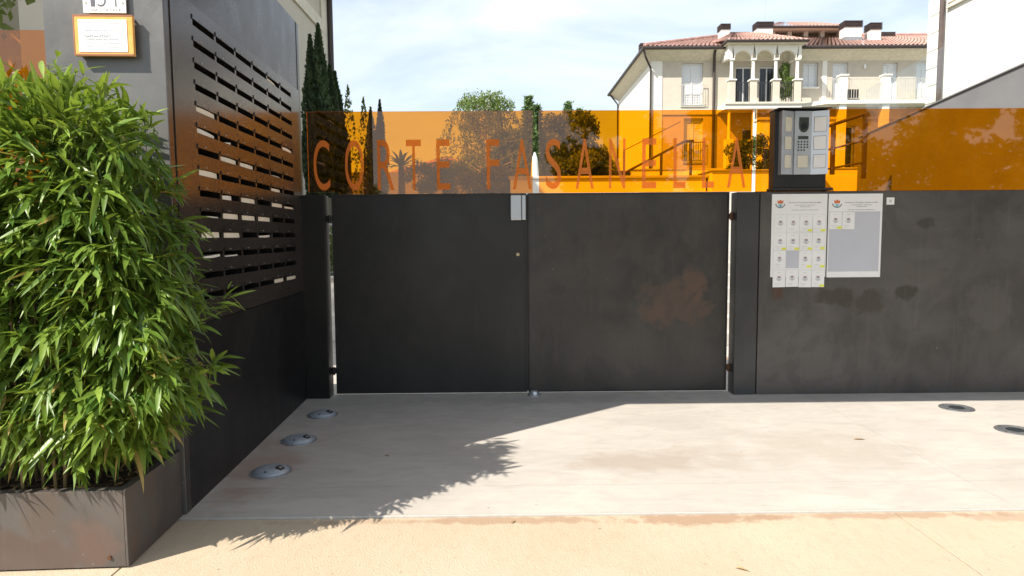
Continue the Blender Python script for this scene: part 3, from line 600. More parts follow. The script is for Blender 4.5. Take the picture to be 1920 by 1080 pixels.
# ------------------------------------------------------------------ planter and bamboo
pt = thing('planter', 'long weathered steel planter box holding the bamboo', 'planter', (-1.3, -0.26, 0), BL)
PX0, PX1, PY0, PY1, PH = -2.6, -0.016, -0.528, -0.006, 0.335
MB().bbox((PX0, PY0, 0), (PX1-0.011, PY0+0.010, PH), 0.002).build('front_panel', 'planter_steel', pt)
MB().bbox((PX1-0.010, PY0, 0), (PX1, PY1, PH), 0.002).build('side_panel', 'planter_steel', pt)
MB().box((PX0, PY1-0.010, 0), (PX1-0.011, PY1, PH)).build('back_panel', 'planter_steel', pt)
MB().bbox((PX0, PY0+0.0101, PH-0.004), (PX1-0.0101, PY0+0.045, PH-0.0005), 0.001).build('rim', 'planter_steel', pt)
MB().bbox((PX1-0.040, PY0+0.046, PH-0.004), (PX1-0.0101, PY1-0.011, PH-0.0005), 0.001).build('rim', 'planter_steel', pt)
MB().tube([(-0.093, PY0+0.002, 0.043), (-0.093, PY0-0.008, 0.043)], 0.009, 6).build('bolt', 'rusty_hinge', pt)
n = 40; m_ = 12; vs = []; fs = []
for j in range(m_+1):
    for i in range(n+1):
        x = PX0+0.02+(PX1-0.012-PX0-0.02)*i/n; y = PY0+0.011+(PY1-0.022-PY0)*j/m_
        vs.append((x, y, 0.292+random.uniform(-.012, .016)+0.012*math.sin(x*7)*math.cos(y*9)))
for j in range(m_):
    for i in range(n): fs.append((j*(n+1)+i, j*(n+1)+i+1, (j+1)*(n+1)+i+1, (j+1)*(n+1)+i))
MB().add(vs, fs).build('soil', 'soil', pt)
# litter: bark chips and dead leaves lying on the soil
P = []
for k in range(900):
    x = random.uniform(-1.6, PX1-0.03); y = random.uniform(PY0+0.03, PY1-0.03); z = 0.305+random.uniform(0, 0.014)
    a = random.uniform(0, 6.28); l = random.uniform(.010, .032) if k % 5 else random.uniform(.05, .10); wd = l*random.uniform(.25, .6) if k % 5 else 0.008; t1, t2 = random.uniform(-.5, .5), random.uniform(-.4, .4)
    u = Vector((math.cos(a), math.sin(a), t1))*l/2; v = Vector((-math.sin(a), math.cos(a), t2))*wd/2; c = Vector((x, y, z))
    P.append([c-u-v*.4, c-v, c+u, c+v])
P = np.array([[tuple(p) for p in q] for q in P])
lit = quads_mesh('bark_litter', P, 'dry_leaf', pt, o=ORI[pt.name]); lit['kind'] = 'stuff'

bam = thing('bamboo', 'dense green bamboo clump growing from the steel planter', 'bamboo', (-0.9, -0.28, 0.29), BL)
BO = ORI[bam.name]
def rlim(z):                                                      # how far the clump bulges past the wall face
    return float(np.interp(z, [0.35, 0.55, 0.8, 1.05, 1.25, 1.6, 1.9, 2.05, 2.2], [-0.14, 0.08, 0.22, 0.15, 0.18, 0.08, 0.03, -0.13, -0.27]))
culms = []; cm = MB()
for k in range(34):
    x = -0.09-1.15*((k+random.random())/34); y = random.uniform(-0.46, -0.08); top = random.uniform(1.3, 1.78)
    lx, ly = random.uniform(-.12, .14), random.uniform(-.16, .02)
    pts = [Vector((x, y, 0.29))]
    for i in range(1, 8):
        q = i/7; pts.append(Vector((x+lx*q*q+random.uniform(-.008, .008), y+ly*q*q+random.uniform(-.008, .008), 0.29+(top-0.29)*q)))
    culms.append(pts); cm.tube(pts, [0.0075-0.0045*i/7 for i in range(8)], 6)
# leaf cross-section: 4 stations, folded along the midrib, bending down towards the tip
def leaf_pts(o, d, up, L, wd, droop, curl=0.0):
    d = d.normalized(); side = d.cross(up)
    if side.length < 1e-3: side = d.cross(Vector((1, 0, 0)))
    side.normalize(); nrm = side.cross(d).normalized(); res = []
    for q, ww in ((0.0, 0.08), (0.22, 0.85), (0.5, 1.0), (0.78, 0.58), (1.0, 0.0)):
        c = o+d*(L*q)+Vector((0, 0, -1))*(droop*L*q*q)+side*(curl*L*q*q)
        if ww == 0: res.append(c)
        else:
            h = side*(wd*ww/2); lift = nrm*(wd*0.16*ww)
            res += [c-h+lift, c, c+h+lift]
    return res
LF = [(0, 1, 4, 3), (1, 2, 5, 4), (3, 4, 7, 6), (4, 5, 8, 7), (6, 7, 10, 9), (7, 8, 11, 10), (9, 10, 12), (10, 11, 12)]
leaves = []; tints = []; tw = MB()
def cluster(c, outv, nleaf, big=1.0, up=0.0, tint0=0.4):
    best = min(culms, key=lambda p: (p[0].x-c.x)**2+(p[0].y-c.y)**2)
    zz = min(max(c.z-0.10, 0.4), best[-1].z); q = (zz-0.29)/(best[-1].z-0.29)*7; i = min(int(q), 6); st = best[i].lerp(best[i+1], q-i)
    mid = st.lerp(c, 0.55)+Vector((0, 0, 0.05)); tw.tube([mid.lerp(c, 0.35), c], [0.0014, 0.0010], 4, False)
    for k in range(nleaf):
        a = random.uniform(-1.25, 1.25); o2 = (outv+Vector((random.gauss(0, .55), random.gauss(0, .42), random.gauss(0, .30)))).normalized()
        d = (o2*0.8+Vector((0, 0, up-random.uniform(0.0, 0.95)))).normalized()
        L = big*(0.06+0.130*random.betavariate(2.0, 2.2)); wd = L*random.uniform(0.125, 0.185)
        upv = (Vector((0, 0, 1))+Vector((random.gauss(0, .45), random.gauss(0, .45), 0))).normalized()
        leaves.append(leaf_pts(c+Vector((random.gauss(0, .014), random.gauss(0, .014), random.gauss(0, .012)))-d*0.01, d, upv, L, wd, random.uniform(0.05, 0.42), random.gauss(0, .10)))
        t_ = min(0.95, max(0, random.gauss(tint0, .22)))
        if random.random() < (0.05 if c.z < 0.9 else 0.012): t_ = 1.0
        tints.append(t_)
def topz(x): return 2.02+0.06*math.sin(x*5.0+1.2)+0.05*math.sin(x*11.0)+(0.20 if x < -0.60 else 0.0)
NC = 0
while NC < 2500:
    z = 0.44+1.80*random.random()**0.95; x = random.uniform(-1.05, 0.26); y = -0.60+0.56*random.random()**1.25
    rl = rlim(z)
    if x > rl or z > topz(x) or (x > 0.0 and y > -0.12 and False): continue
    if x > -0.02 and y > -0.02: continue
    edge = min(1.0, max(0.0, (rl-x)/0.30))
    if edge > 0.9 and y > -0.30 and z < topz(x)-0.2 and random.random() < 0.40: continue   # thin out the hidden inside
    if z < 0.62 and y < -0.545: continue
    if z < 0.50 and random.random() < 0.25: continue
    ov = Vector((max(0.0, 1-edge)*1.0+random.gauss(0, .30), -0.75+random.gauss(0, .25), 0.05))
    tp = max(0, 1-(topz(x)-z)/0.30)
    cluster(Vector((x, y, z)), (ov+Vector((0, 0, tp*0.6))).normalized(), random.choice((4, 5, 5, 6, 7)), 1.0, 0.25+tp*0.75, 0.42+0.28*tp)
    NC += 1
for (x, y, z) in ((0.30, -0.24, 1.10), (0.33, -0.24, 1.13), (0.27, -0.26, 1.06), (0.22, -0.3, 1.0), (0.26, -0.28, 0.80), (0.22, -0.32, 0.76), (0.29, -0.26, 0.83), (-0.20, -0.55, 2.06), (-0.24, -0.5, 2.10), (-0.62, -0.5, 2.2), (-0.7, -0.45, 2.22), (-0.55, -0.55, 2.16), (-0.66, -0.5, 2.26), (-0.75, -0.4, 2.3), (-0.8, -0.5, 2.24),
                  (-0.18, -0.42, 2.10), (-0.14, -0.35, 2.04)):
    cluster(Vector((x, y, z)), Vector((0.7, -0.3, 0.25)).normalized(), 5, 0.95, 0.35, 0.65)
cm.build('culms', 'culm', bam); tw.build('twigs', 'green_twig', bam)
P = np.array([[tuple(p) for p in q] for q in leaves]); T = np.array(tints)
# the leaves that show largest are objects of their own, the rest one mass
M3 = np.array(BL.M); Pw = P @ M3.T + np.array(BL.loc[:]); cw = Pw.mean(1); vd = np.array([0, -5.88, 1.4])-cw
e1 = Pw[:, 12]-Pw[:, 1]; e2 = Pw[:, 8]-Pw[:, 6]; ar = np.abs(np.einsum('ij,ij->i', np.cross(e1, e2), vd))/np.linalg.norm(vd, axis=1)**3
front = -(P.mean(1)[:, 1])                                        # nearer the camera = less hidden
inview = (P.mean(1)[:, 0] > -0.72)
score = ar*(front > 0.42)*inview
order = np.argsort(-score); pick = order[:300]; rest = np.setdiff1d(np.arange(len(P)), pick)
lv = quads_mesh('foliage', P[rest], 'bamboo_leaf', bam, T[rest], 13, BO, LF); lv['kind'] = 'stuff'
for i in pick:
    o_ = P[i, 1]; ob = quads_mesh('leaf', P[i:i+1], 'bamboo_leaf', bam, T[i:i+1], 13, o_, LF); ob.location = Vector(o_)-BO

# ------------------------------------------------------------------ trees
def rand_unit(n):
    v = rng.normal(size=(n, 3)); return v/np.linalg.norm(v, axis=1)[:, None]
def leaf_quads(C, size, axis=None, asp=0.5, spread=1.0):
    n = len(C); d = rand_unit(n)*spread
    if axis is not None: d = d+axis
    d /= np.linalg.norm(d, axis=1)[:, None]
    s = np.cross(d, rand_unit(n)); s /= np.linalg.norm(s, axis=1)[:, None]+1e-9
    L = (size*rng.uniform(.6, 1.3, n))[:, None]; wd = L*asp
    return np.stack([C-d*L*.5, C+s*wd*.5, C+d*L*.5, C-s*wd*.5], 1)
def blobs(bl, n, shell=0.45):
    vol = np.array([b[1][0]*b[1][1]*b[1][2] for b in bl]); k = rng.choice(len(bl), n, p=vol/vol.sum())
    c = np.array([b[0] for b in bl])[k]; r = np.array([b[1] for b in bl])[k]
    q = rand_unit(n)*(rng.uniform(shell**3, 1, n)**(1/3))[:, None]
    # lumpy: pull leaves into small clumps
    return c+q*r, k
def broad_tree(name, label, x, y, z0, bl, n, leaf, mat, group=None, bark='bark', trunk_r=0.12, cat='tree'):
    t = thing(name, label, cat, (x, y, z0), W, group)
    lo = min(b[0][2]-b[1][2] for b in bl); hi = max(b[0][2] for b in bl)
    tr = MB(); tr.tube([(x, y, z0-0.1), (x+.05, y, z0+(hi-z0)*.35), (x-.03, y, z0+(hi-z0)*.75), (x, y, hi)], [trunk_r, trunk_r*.8, trunk_r*.5, trunk_r*.2], 8)
    for b in bl:
        s = Vector((x, y, z0+(max(b[0][2], z0+.6)-z0)*.55)); tr.tube([s, s.lerp(Vector(b[0]), .5)+Vector((0, 0, .1)), Vector(b[0])], [trunk_r*.5, trunk_r*.33, trunk_r*.12], 6)
    tr.build('trunk', bark, t)
    sub = []
    for b in bl:                                                  # break every lobe into tufts
        q = rand_unit(22)*(rng.uniform(.45, 1, 22)**.5)[:, None]
        for u in q: sub.append((tuple(np.array(b[0])+u*np.array(b[1])*.85), tuple(np.array(b[1])*rng.uniform(.22, .42))))
    C, k = blobs(sub, n, 0.2); P = leaf_quads(C, leaf, np.array([0, 0, -.2]))
    tn = np.clip(rng.normal(.45, .22, len(sub))[k]+rng.normal(0, .15, n), 0, .95)
    c = quads_mesh('crown', P, mat, t, tn, 4, (x, y, z0)); c['kind'] = 'stuff'
    return t
def column_tree(name, label, x, y, z0, h, r, mat, n=5000, group=None, leaf=0.10, solid=True, taper=0.75):
    t = thing(name, label, 'tree', (x, y, z0), W, group)
    MB().tube([(x, y, z0-.1), (x, y, z0+h*.5)], [r*.25, r*.1], 8).build('trunk', 'bark', t)
    u = rng.uniform(0, 1, n); prof = np.where(u < .25, .75+u, np.clip(1-((u-.25)/.75)**(1/taper*1.3), 0.03, 1)); a = rng.uniform(0, 2*np.pi, n)
    lump = 1+.14*np.sin(a*3+u*17)+.10*np.sin(a*5-u*31)+rng.normal(0, .06, n)
    rr = r*prof*lump*rng.uniform(.82, 1.06, n)
    C = np.stack([x+rr*np.cos(a), y+rr*np.sin(a), z0+h*(.02+.98*u)], 1)
    P = leaf_quads(C, leaf, np.stack([np.cos(a)*.5, np.sin(a)*.5, np.full(n, 1.3)], 1), .45, .8)
    ob = quads_mesh('crown', P, mat, t, np.clip(.4+.3*np.sin(a*3+u*17)+rng.normal(0, .2, n), 0, .95), 4, (x, y, z0)); ob['kind'] = 'stuff'
    if solid:
        pr_ = [(r*.72*(.75+q if q < .25 else max(.02, 1-((q-.25)/.75)**(1/taper*1.3))), h*q*.97) for q in np.linspace(0.02, 1, 12)]
        MB().lathe(pr_, (x, y, z0), 12).build('inner_foliage', 'cypress_leaf', t)
    return t
def conifer(name, label, x, y, z0, h, r, mat='conifer_leaf', n=5000, group=None):
    t = thing(name, label, 'tree', (x, y, z0), W, group)
    tr = MB(); tr.tube([(x, y, z0-.1), (x, y, z0+h)], [r*.09, .015], 8); C = []; A = []
    lev = int(h/.16)
    for i in range(lev):
        q = (i+.5)/lev; ll = r*(1-q)**.8+.06
        for b in range(9):
            a = b*2*math.pi/9+i*.9+random.uniform(-.3, .3); l = ll*random.uniform(.75, 1.1); z = z0+h*(.08+.92*q)
            e = Vector((x+math.cos(a)*l, y+math.sin(a)*l, z+l*.45)); tr.tube([(x, y, z), e], [.012, .004], 4, False)
            k = max(6, int(n/lev/9*1.6)); s = rng.uniform(.15, 1, k)
            C.append(np.stack([x+math.cos(a)*l*s, y+math.sin(a)*l*s, z+l*.45*s-.02], 1)+rng.normal(0, .04, (k, 3))); A.append(np.tile([math.cos(a), math.sin(a), .5], (k, 1)))
    tr.build('trunk', 'bark', t); C = np.concatenate(C); A = np.concatenate(A)
    ob = quads_mesh('crown', leaf_quads(C, .13, A, .28, .7), mat, t, np.clip(rng.normal(.45, .25, len(C)), 0, .95), 4, (x, y, z0)); ob['kind'] = 'stuff'
    return t
def weeping(name, label, x, y, z0, h, r, n=170):
    t = thing(name, label, 'tree', (x, y, z0), W)
    tr = MB(); tr.tube([(x, y, z0-.1), (x+.1, y, z0+h*.4), (x-.05, y, z0+h*.97)], [.11, .08, .015], 8); C = []
    for k in range(n):
        a = random.uniform(0, 6.28); q = random.random()**.7; z = z0+h*(.38+.60*q); l = r*(1.05-q*.62)*random.uniform(.35, 1.1)
        st_ = Vector((x, y, z-l*.35)); e = Vector((x+math.cos(a)*l, y+math.sin(a)*l*.8, z+random.uniform(-.05, .2)))
        dr = random.uniform(.5, 1.7)*(1-q*.55); tip = e+Vector((math.cos(a)*.18, math.sin(a)*.12, -dr))
        if k % 3 == 0: tr.tube([st_, st_.lerp(e, .6)+Vector((0, 0, .1)), e], [.020, .012, .005], 5, False)
        m = 24; s = rng.uniform(0, 1, m)[:, None]; p = np.array(e)*(1-s)+np.array(tip)*s; C.append(p+rng.normal(0, .055, (m, 3)))
        s = rng.uniform(.4, 1, 8)[:, None]; C.append(np.array(st_)*(1-s)+np.array(e)*s+rng.normal(0, .06, (8, 3)))
    tr.build('trunk', 'birch_bark', t); C = np.concatenate(C)
    ob = quads_mesh('crown', leaf_quads(C, .10, np.array([0, 0, -1.2]), .5), 'light_leaf', t, np.clip(rng.normal(.45, .25, len(C)), 0, .95), 4, (x, y, z0)); ob['kind'] = 'stuff'
    return t

CY = 'cypresses by the left house'
column_tree('cypress', 'cypress left of the taller spire, against the beige wall', -3.66, 7.0, 2.15, 3.05, .19, 'cypress_leaf', 4500, CY)
column_tree('cypress', 'tallest dark cypress spire against the beige left house', -3.50, 7.0, 2.15, 3.25, .22, 'cypress_leaf', 5500, CY)
column_tree('cypress', 'lower dark cypress in front of the brown downpipe', -3.43, 7.5, 2.15, 2.63, .21, 'cypress_leaf', 5000, CY)
column_tree('cypress', 'low dark cypress standing against the sky right of the downpipe', -3.46, 8.0, 2.15, 2.61, .23, 'cypress_leaf', 5500, CY)
column_tree('young_tree', 'thin sparse young tree next to the dark cypresses', -3.66, 10, 2.4, 2.55, .20, 'tree_leaf', 420, None, .09, False)
column_tree('young_tree', 'thin sparse young tree left of the pale green spire', -3.72, 12, 2.4, 2.68, .20, 'tree_leaf', 500, None, .09, False)
column_tree('spire_tree', 'pale green slim spire tree between young tree and dark spire', -3.93, 14, 2.4, 2.80, .22, 'hedge_leaf', 2200, None, .09)
column_tree('spire_tree', 'small dark slim spire tree in the middle of the skyline left', -3.66, 14, 2.4, 3.02, .20, 'cypress_leaf', 2600, None, .09)
weeping('birch_tree', 'loose pale green weeping birch above the left orange panel', -0.72, 19, 2.4, 4.25, 1.95, 300)
conifer('conifer', 'slim green conifer seen through the gap between the orange panels', 0.80, 16, 2.4, 3.50, .50)
conifer('conifer', 'twin topped green conifer left of the dark round tree', 1.08, 16.4, 2.4, 3.30, .50)
broad_tree('round_tree', 'broad dark tree between the conifers and the cream house', 2.75, 19, 2.4, [((2.1, 19, 4.9), (1.0, .9, 1.0)), ((2.8, 19, 4.7), (1.0, .9, 1.15)), ((1.5, 19.2, 4.1), (.75, .7, .8)), ((3.35, 19.1, 4.0), (.7, .7, .9)), ((2.5, 18.7, 3.7), (1.3, .8, .9)), ((1.3, 18.9, 3.5), (.6, .6, .7)), ((3.75, 18.9, 3.6), (.55, .6, .75))], 25000, .13, 'tree_leaf')
broad_tree('leafy_tree', 'soft leafy tree filling the space between birch and conifers', 0.1, 20.5, 2.4, [((0.2, 20.5, 4.5), (1.0, .8, 1.05)), ((0.9, 20.6, 4.2), (.9, .7, 1.0)), ((-0.7, 20.5, 3.9), (1.1, .7, 1.0)), ((-1.7, 20.6, 3.7), (.9, .7, .8))], 18000, .13, 'light_leaf')
conifer('conifer', 'pointed green conifer tip rising above the dark round tree', 2.42, 19.6, 3.0, 3.42, .55)
conifer('conifer', 'second pointed conifer tip just right above the round tree', 2.88, 19.8, 3.0, 3.20, .50)
broad_tree('bush', 'golden green bush behind the left gate leaf', -0.35, 7.0, 2.15, [((-0.6, 7, 2.40), (.38, .35, .28)), ((-0.15, 7.1, 2.48), (.42, .35, .32)), ((0.05, 7, 2.3), (.3, .3, .25))], 6000, .06, 'gold_leaf', None, 'bark', .03, 'bush')
broad_tree('bush', 'dark green bush in front of the distant gabled house', -1.4, 9.0, 2.15, [((-1.8, 9, 2.75), (.5, .4, .42)), ((-1.2, 9.1, 2.7), (.5, .4, .40))], 4500, .07, 'tree_leaf', None, 'bark', .03, 'bush')
broad_tree('bush', 'leafy green bush in the white planter behind the intercom', 4.35, 6.1, 2.5, [((4.2, 6.1, 2.72), (.32, .25, .30)), ((4.6, 6.1, 2.80), (.32, .25, .36)), ((4.95, 6.1, 2.75), (.3, .25, .3))], 7000, .05, 'hedge_leaf', None, 'bark', .02, 'bush')
broad_tree('shade_tree', 'dark leafy tree rising behind the orange fence panel', -5.2, -0.3, 0, [((-4.36, -.3, 3.50), (.55, .6, .55)), ((-5.2, -.3, 3.6), (.95, .8, 1.0)), ((-5.9, -.5, 4.2), (1.3, 1.0, 1.3)), ((-5.0, -.2, 5.0), (1.1, 1.0, 1.1)), ((-6.4, -.3, 2.9), (1.0, .9, .9)), ((-5.9, .1, 5.6), (1.4, 1.1, 1.0))], 20000, .13, 'tree_leaf', None, 'bark', .16)
# palm
pa = thing('palm', 'small spiky palm seen through the left orange panel', 'palm', (-2.75, 12, 2.4)); ptk = MB(); ptk.tube([(-2.75, 12, 2.3), (-2.75, 12, 3.25)], [.10, .08], 8); ptk.build('trunk', 'bark', pa)
for k in range(22):
    a = k*2.4; e_ = random.uniform(.1, 1.3); L = .75; d = Vector((math.cos(a)*math.cos(e_), math.sin(a)*math.cos(e_), math.sin(e_))); o_ = Vector((-2.75, 12, 3.25))
    P = np.array([[tuple(p) for p in leaf_pts(o_, d, Vector((0, 0, 1)), L, .10, .35)]]); quads_mesh('frond', P, 'tree_leaf', pa, np.array([.5]), 13, (-2.75, 12, 2.4), LF)
# trees across the street, seen mirrored in the acrylic
tmp = broad_tree('street_tree', 'first street tree of the row across the road', 4.5, -24, -.05, [((4.5, -24, 5.2), (2.6, 2.2, 2.4)), ((3.2, -24, 4.0), (1.8, 1.7, 1.6)), ((6.0, -24, 4.2), (1.9, 1.7, 1.8)), ((4.8, -24, 7.0), (1.7, 1.6, 1.5))], 9000, .34, 'tree_leaf', 'street trees across the road', 'bark', .22)
for (dx, dy), lb in zip(((5.2, .8), (10.2, -.7), (15.6, .4), (21.0, -1.0)), ('second', 'third', 'fourth', 'fifth')):
    c = copy_tree(tmp); c.location = Vector(tmp.location)+Vector((dx, dy, 0)); c.rotation_euler = (0, 0, dx); c['label'] = f'{lb} street tree of the row across the road'

# ------------------------------------------------------------------ courtyard walls, steps, rails
def wallbox(name, label, a, b, mat, cat='wall', cap=None):
    o = ((a[0]+b[0])/2, (a[1]+b[1])/2, a[2]); t = thing(name, label, cat, o)
    MB().bbox(a, b, 0.01).build('masonry', mat, t)
    if cap: MB().bbox((a[0]-.03, a[1]-.04, b[2]+.001), (b[0]+.03, b[1]+.02, b[2]+.001+cap), 0.008).build('coping', 'garden_stone', t)
    return t
wallbox('terrace_wall', 'low terrace wall behind the middle of the gate', (0.10, 5.95, 0), (3.58, 6.12, 2.40), 'white_wall', 'wall', .045)
wallbox('terrace_wall', 'terrace wall hidden behind the left gate leaf', (-4.9, 6.0, 0), (0.06, 6.12, 1.60), 'garden_stone', 'wall', .04)
wallbox('terrace_wall', 'white terrace wall between the planter and the grey ramp', (5.60, 5.95, 0), (6.28, 6.118, 2.44), 'white_wall', 'wall')
wallbox('white_planter', 'white masonry planter behind the gate post and intercom', (3.62, 5.75, 0), (5.55, 6.5, 2.50), 'white_wall', 'planter', .02)
wallbox('garden_wall', 'pale low wall glimpsed through the left hinge gap', (-3.6, 3.0, 0), (-1.2, 3.2, 0.84), 'white_wall', 'wall', .03)
wallbox('white_wall_block', 'bright white wall under the stair railing right of the intercom', (5.75, 9.2, 0), (7.46, 9.5, 3.95), 'white_wall', 'wall', .06)
broad_tree('hedge', 'dark clipped hedge glimpsed above the pale low wall', -2.6, 3.9, 0, [((-2.9, 3.9, 0.9), (.8, .5, .9)), ((-2.0, 3.9, 0.9), (.8, .5, .9))], 9000, .07, 'tree_leaf', None, 'bark', .03, 'hedge')
sp_ = thing('garden_steps', 'pale stone steps climbing to the terrace behind the gate hinge', 'steps', (3.6, 3.2, 0))
for i in range(13): MB().bbox((2.35, 2.3+.28*i, 0.001), (4.9, 2.3+.28*(i+1)+.02, .165*(i+1)), 0.01).build('step', 'garden_stone', sp_)
st2 = thing('house_steps', 'broad white steps below the cream house windows', 'steps', (9, 19.4, 3.3))
for i in range(4): MB().bbox((7.0, 18.6+.35*i, 2.40), (11.4, 18.6+.35*(i+1)+.02, 3.42+.14*i), 0.01).build('step', 'white_wall', st2)
wallbox('house_terrace_wall', 'long white terrace wall at the foot of the cream house', (4.9, 20.0, 2.4), (26, 20.2, 3.9), 'white_wall', 'wall', .05)
ra = thing('stair_railing', 'dark sloping stair railing seen through the right leaf panel', 'railing', (2.8, 6.3, 2.4))
ra_b = MB(); ra_b.tube([(2.17, 6.3, 2.52), (3.30, 6.3, 3.10), (3.45, 6.3, 3.10)], .022, 8); ra_b.build('handrail', 'pipe_brown', ra)
MB().tube([(2.17, 6.3, 2.93), (3.20, 6.3, 3.44)], .008, 6).build('cable', 'pipe_brown', ra)
for x, zt in ((2.18, 2.95), (2.86, 2.88), (3.40, 3.10)): MB().tube([(x, 6.3, 2.40), (x, 6.3, zt)], .026 if x > 2.5 else .02, 8).build('post', 'pipe_brown', ra)
rb = thing('stair_railing', 'sloping stair railing right beside the intercom', 'railing', (6.3, 6.3, 2.4))
for za, zb, r_ in ((3.34, 3.58, .03), (2.93, 3.10, .018), (2.60, 2.70, .018)): MB().tube([(5.7, 6.3, za-.06), (6.62, 6.3, zb)], r_, 8).build('rail', 'pipe_brown', rb)
for x, zt in ((6.0, 3.36), (6.58, 3.58)): MB().bbox((x-.035, 6.27, 2.40), (x+.035, 6.33, zt), 0.004).build('post', 'pipe_brown', rb)
lp = thing('garden_lamp', 'white pointed garden lamp seen through the gap between orange panels', 'lamp', (0.63, 8, 2.4))
MB().lathe([(.10, 2.58), (.085, 2.62), (.065, 2.92), (.055, 3.0), (.012, 3.12)], (0.63, 8, 0), 16).build('cone_shade', 'white_plastic', lp)
MB().tube([(0.63, 8, 2.40), (0.63, 8, 2.58)], .055, 12).build('base', 'galvanised', lp)

# ramp parapet with glass panes and the white building behind it
rm = thing('ramp_wall', 'grey stucco ramp wall rising to the right edge', 'wall', (7.6, 6, 0))
MB().add([(7.5, 8.25, 0), (7.5, 2.2, 0), (7.5, 2.2, 3.94), (7.5, 8.25, 3.41), (7.7, 8.25, 0), (7.7, 2.2, 0), (7.7, 2.2, 3.94), (7.7, 8.25, 3.41)],
         [(0, 1, 2, 3), (7, 6, 5, 4), (3, 2, 6, 7), (0, 3, 7, 4), (1, 5, 6, 2)]).build('masonry', 'grey_stucco', rm)
MB().add([(7.47, 8.27, 3.412), (7.47, 2.2, 3.944), (7.73, 2.2, 3.944), (7.73, 8.27, 3.412), (7.47, 8.27, 3.432), (7.47, 2.2, 3.964), (7.73, 2.2, 3.964), (7.73, 8.27, 3.432)],
         [(0, 1, 5, 4), (1, 2, 6, 5), (2, 3, 7, 6), (3, 0, 4, 7), (4, 5, 6, 7), (3, 2, 1, 0)]).build('coping', 'grey_stucco', rm)
ys = [8.2, 7.0, 5.75, 4.5, 3.3]
zt = lambda y: 3.432+(8.27-y)*.0876
for i in range(4):
    a, b = ys[i]-.01, ys[i+1]+.01
    pn = MB().add([(x, y, zt(y)+h_) for x in (7.594, 7.606) for y, h_ in ((a, .0), (b, .0), (b, .95), (a, .95))], [(0, 1, 2, 3), (7, 6, 5, 4), (0, 4, 5, 1), (1, 5, 6, 2), (2, 6, 7, 3), (3, 7, 4, 0)]).build('glass_pane', 'clear_glass', rm)
wb = thing('white_building', 'bright white rendered building at the right picture edge', 'building', (11, 6, 0))
MB().box((10.0, 1.5, 0), (17, 9.95, 9.0)).build('wall', 'white_wall', wb)
for j in range(24): MB().bbox((9.965, 9.46, 0.02+.40*j), (10.0-.0005, 9.98, 0.40+.40*j), 0.012).build('quoin', 'white_wall', wb)
MB().bbox((9.94, 1.5, 6.52), (9.9995, 9.30, 6.62), 0.01).build('string_course', 'white_wall', wb)
MB().bbox((9.93, 1.5, 6.40), (9.9995, 9.30, 6.47), 0.01).build('string_course', 'soffit_paint', wb)
MB().tube([(9.90, 9.38, 0.1), (9.90, 9.38, 9.0)], .055, 10).build('downpipe', 'pipe_brown', wb)
# left house
lh = thing('beige_house', 'beige rendered house wall with pale band behind the cypresses', 'house', (-9, 7, 0))
MB().box((-14, 1.2, 0), (-5.0, 13.4, 8.3)).build('wall', 'beige_wall', lh)
MB().bbox((-4.9995, 1.2, 7.02), (-4.95, 13.3, 7.34), 0.01).build('band', 'soffit_paint', lh)
MB().bbox((-4.9995, 12.75, 0), (-4.955, 13.41, 8.298), 0.01).build('corner_strip', 'soffit_paint', lh)
MB().tube([(-4.88, 13.35, 0.1), (-4.88, 13.35, 8.3)], .075, 10).build('downpipe', 'brown_metal', lh)
MB().box((-14.4, .7, 8.3), (-4.5, 13.9, 8.5)).build('eave', 'soffit_paint', lh)
MB().add([(-14.4, .7, 8.5), (-4.5, .7, 8.5), (-4.5, 13.9, 8.5), (-14.4, 13.9, 8.5), (-9.4, 5, 10.2), (-9.4, 9.5, 10.2)], [(0, 1, 4), (1, 2, 5, 4), (2, 3, 5), (3, 0, 4, 5)]).build('roof', 'roof_tile', lh)
# far gabled house behind the bushes
fh = thing('gabled_house', 'distant gabled house seen through the left orange panel', 'house', (-3.4, 36, 3.9))
MB().prism([(-6.4, 3.9), (-0.4, 3.9), (-0.4, 5.0), (-3.4, 5.95), (-6.4, 5.2)], 34, 40).build('wall', 'stucco_orange', fh)
MB().prism([(-6.7, 5.10), (-3.4, 5.97), (-0.1, 4.92), (-0.1, 5.06), (-3.4, 6.11), (-6.7, 5.24)], 33.6, 40.4).build('roof', 'roof_tile', fh)
for x in (-4.6, -2.2):
    MB().box((x-.4, 33.96, 4.2), (x+.4, 33.999, 5.0)).build('window', 'shutter_white', fh)

# ------------------------------------------------------------------ cream house
ho = thing('cream_house', 'cream house with arched loggia, tiled roof and many chimneys', 'house', (15, 33, 3.9))
HX0, HX1, HY0, HY1 = 7.65, 25.0, 29.0, 39.0
wins = [(9.20, 10.32, 8.10, 10.22, 'door'), (15.52, 16.30, 8.98, 10.22, 'win'), (17.05, 17.86, 8.20, 10.22, 'door'), (19.67, 20.45, 8.20, 10.20, 'door'), (21.40, 22.2, 8.20, 10.20, 'door'),
        (9.35, 10.36, 5.20, 7.42, 'door'), (12.0, 12.9, 8.20, 10.05, 'open'), (13.25, 14.1, 8.20, 10.05, 'open'), (12.4, 13.5, 4.6, 6.9, 'open'), (17.2, 18.3, 4.8, 7.0, 'open'), (19.6, 20.8, 4.8, 7.0, 'open')]
mb = MB(); holed_wall(mb, HX0, HX1, 3.85, 10.42, [w_[:4] for w_ in wins], HY0, HY0+.30); mb.build('front_wall', 'cream_wall', ho)
MB().box((HX0, HY0+.302, 3.85), (HX1, HY1, 10.42)).build('body', 'white_wall', ho)
MB().bbox((HX0-.035, HY0-.035, 3.85), (8.20, HY0-.0005, 10.40), .01).build('corner_pilaster', 'white_wall', ho)
MB().bbox((16.5, HY0-.03, 3.85), (16.75, HY0-.0005, 10.40), .01).build('pilaster', 'white_wall', ho)
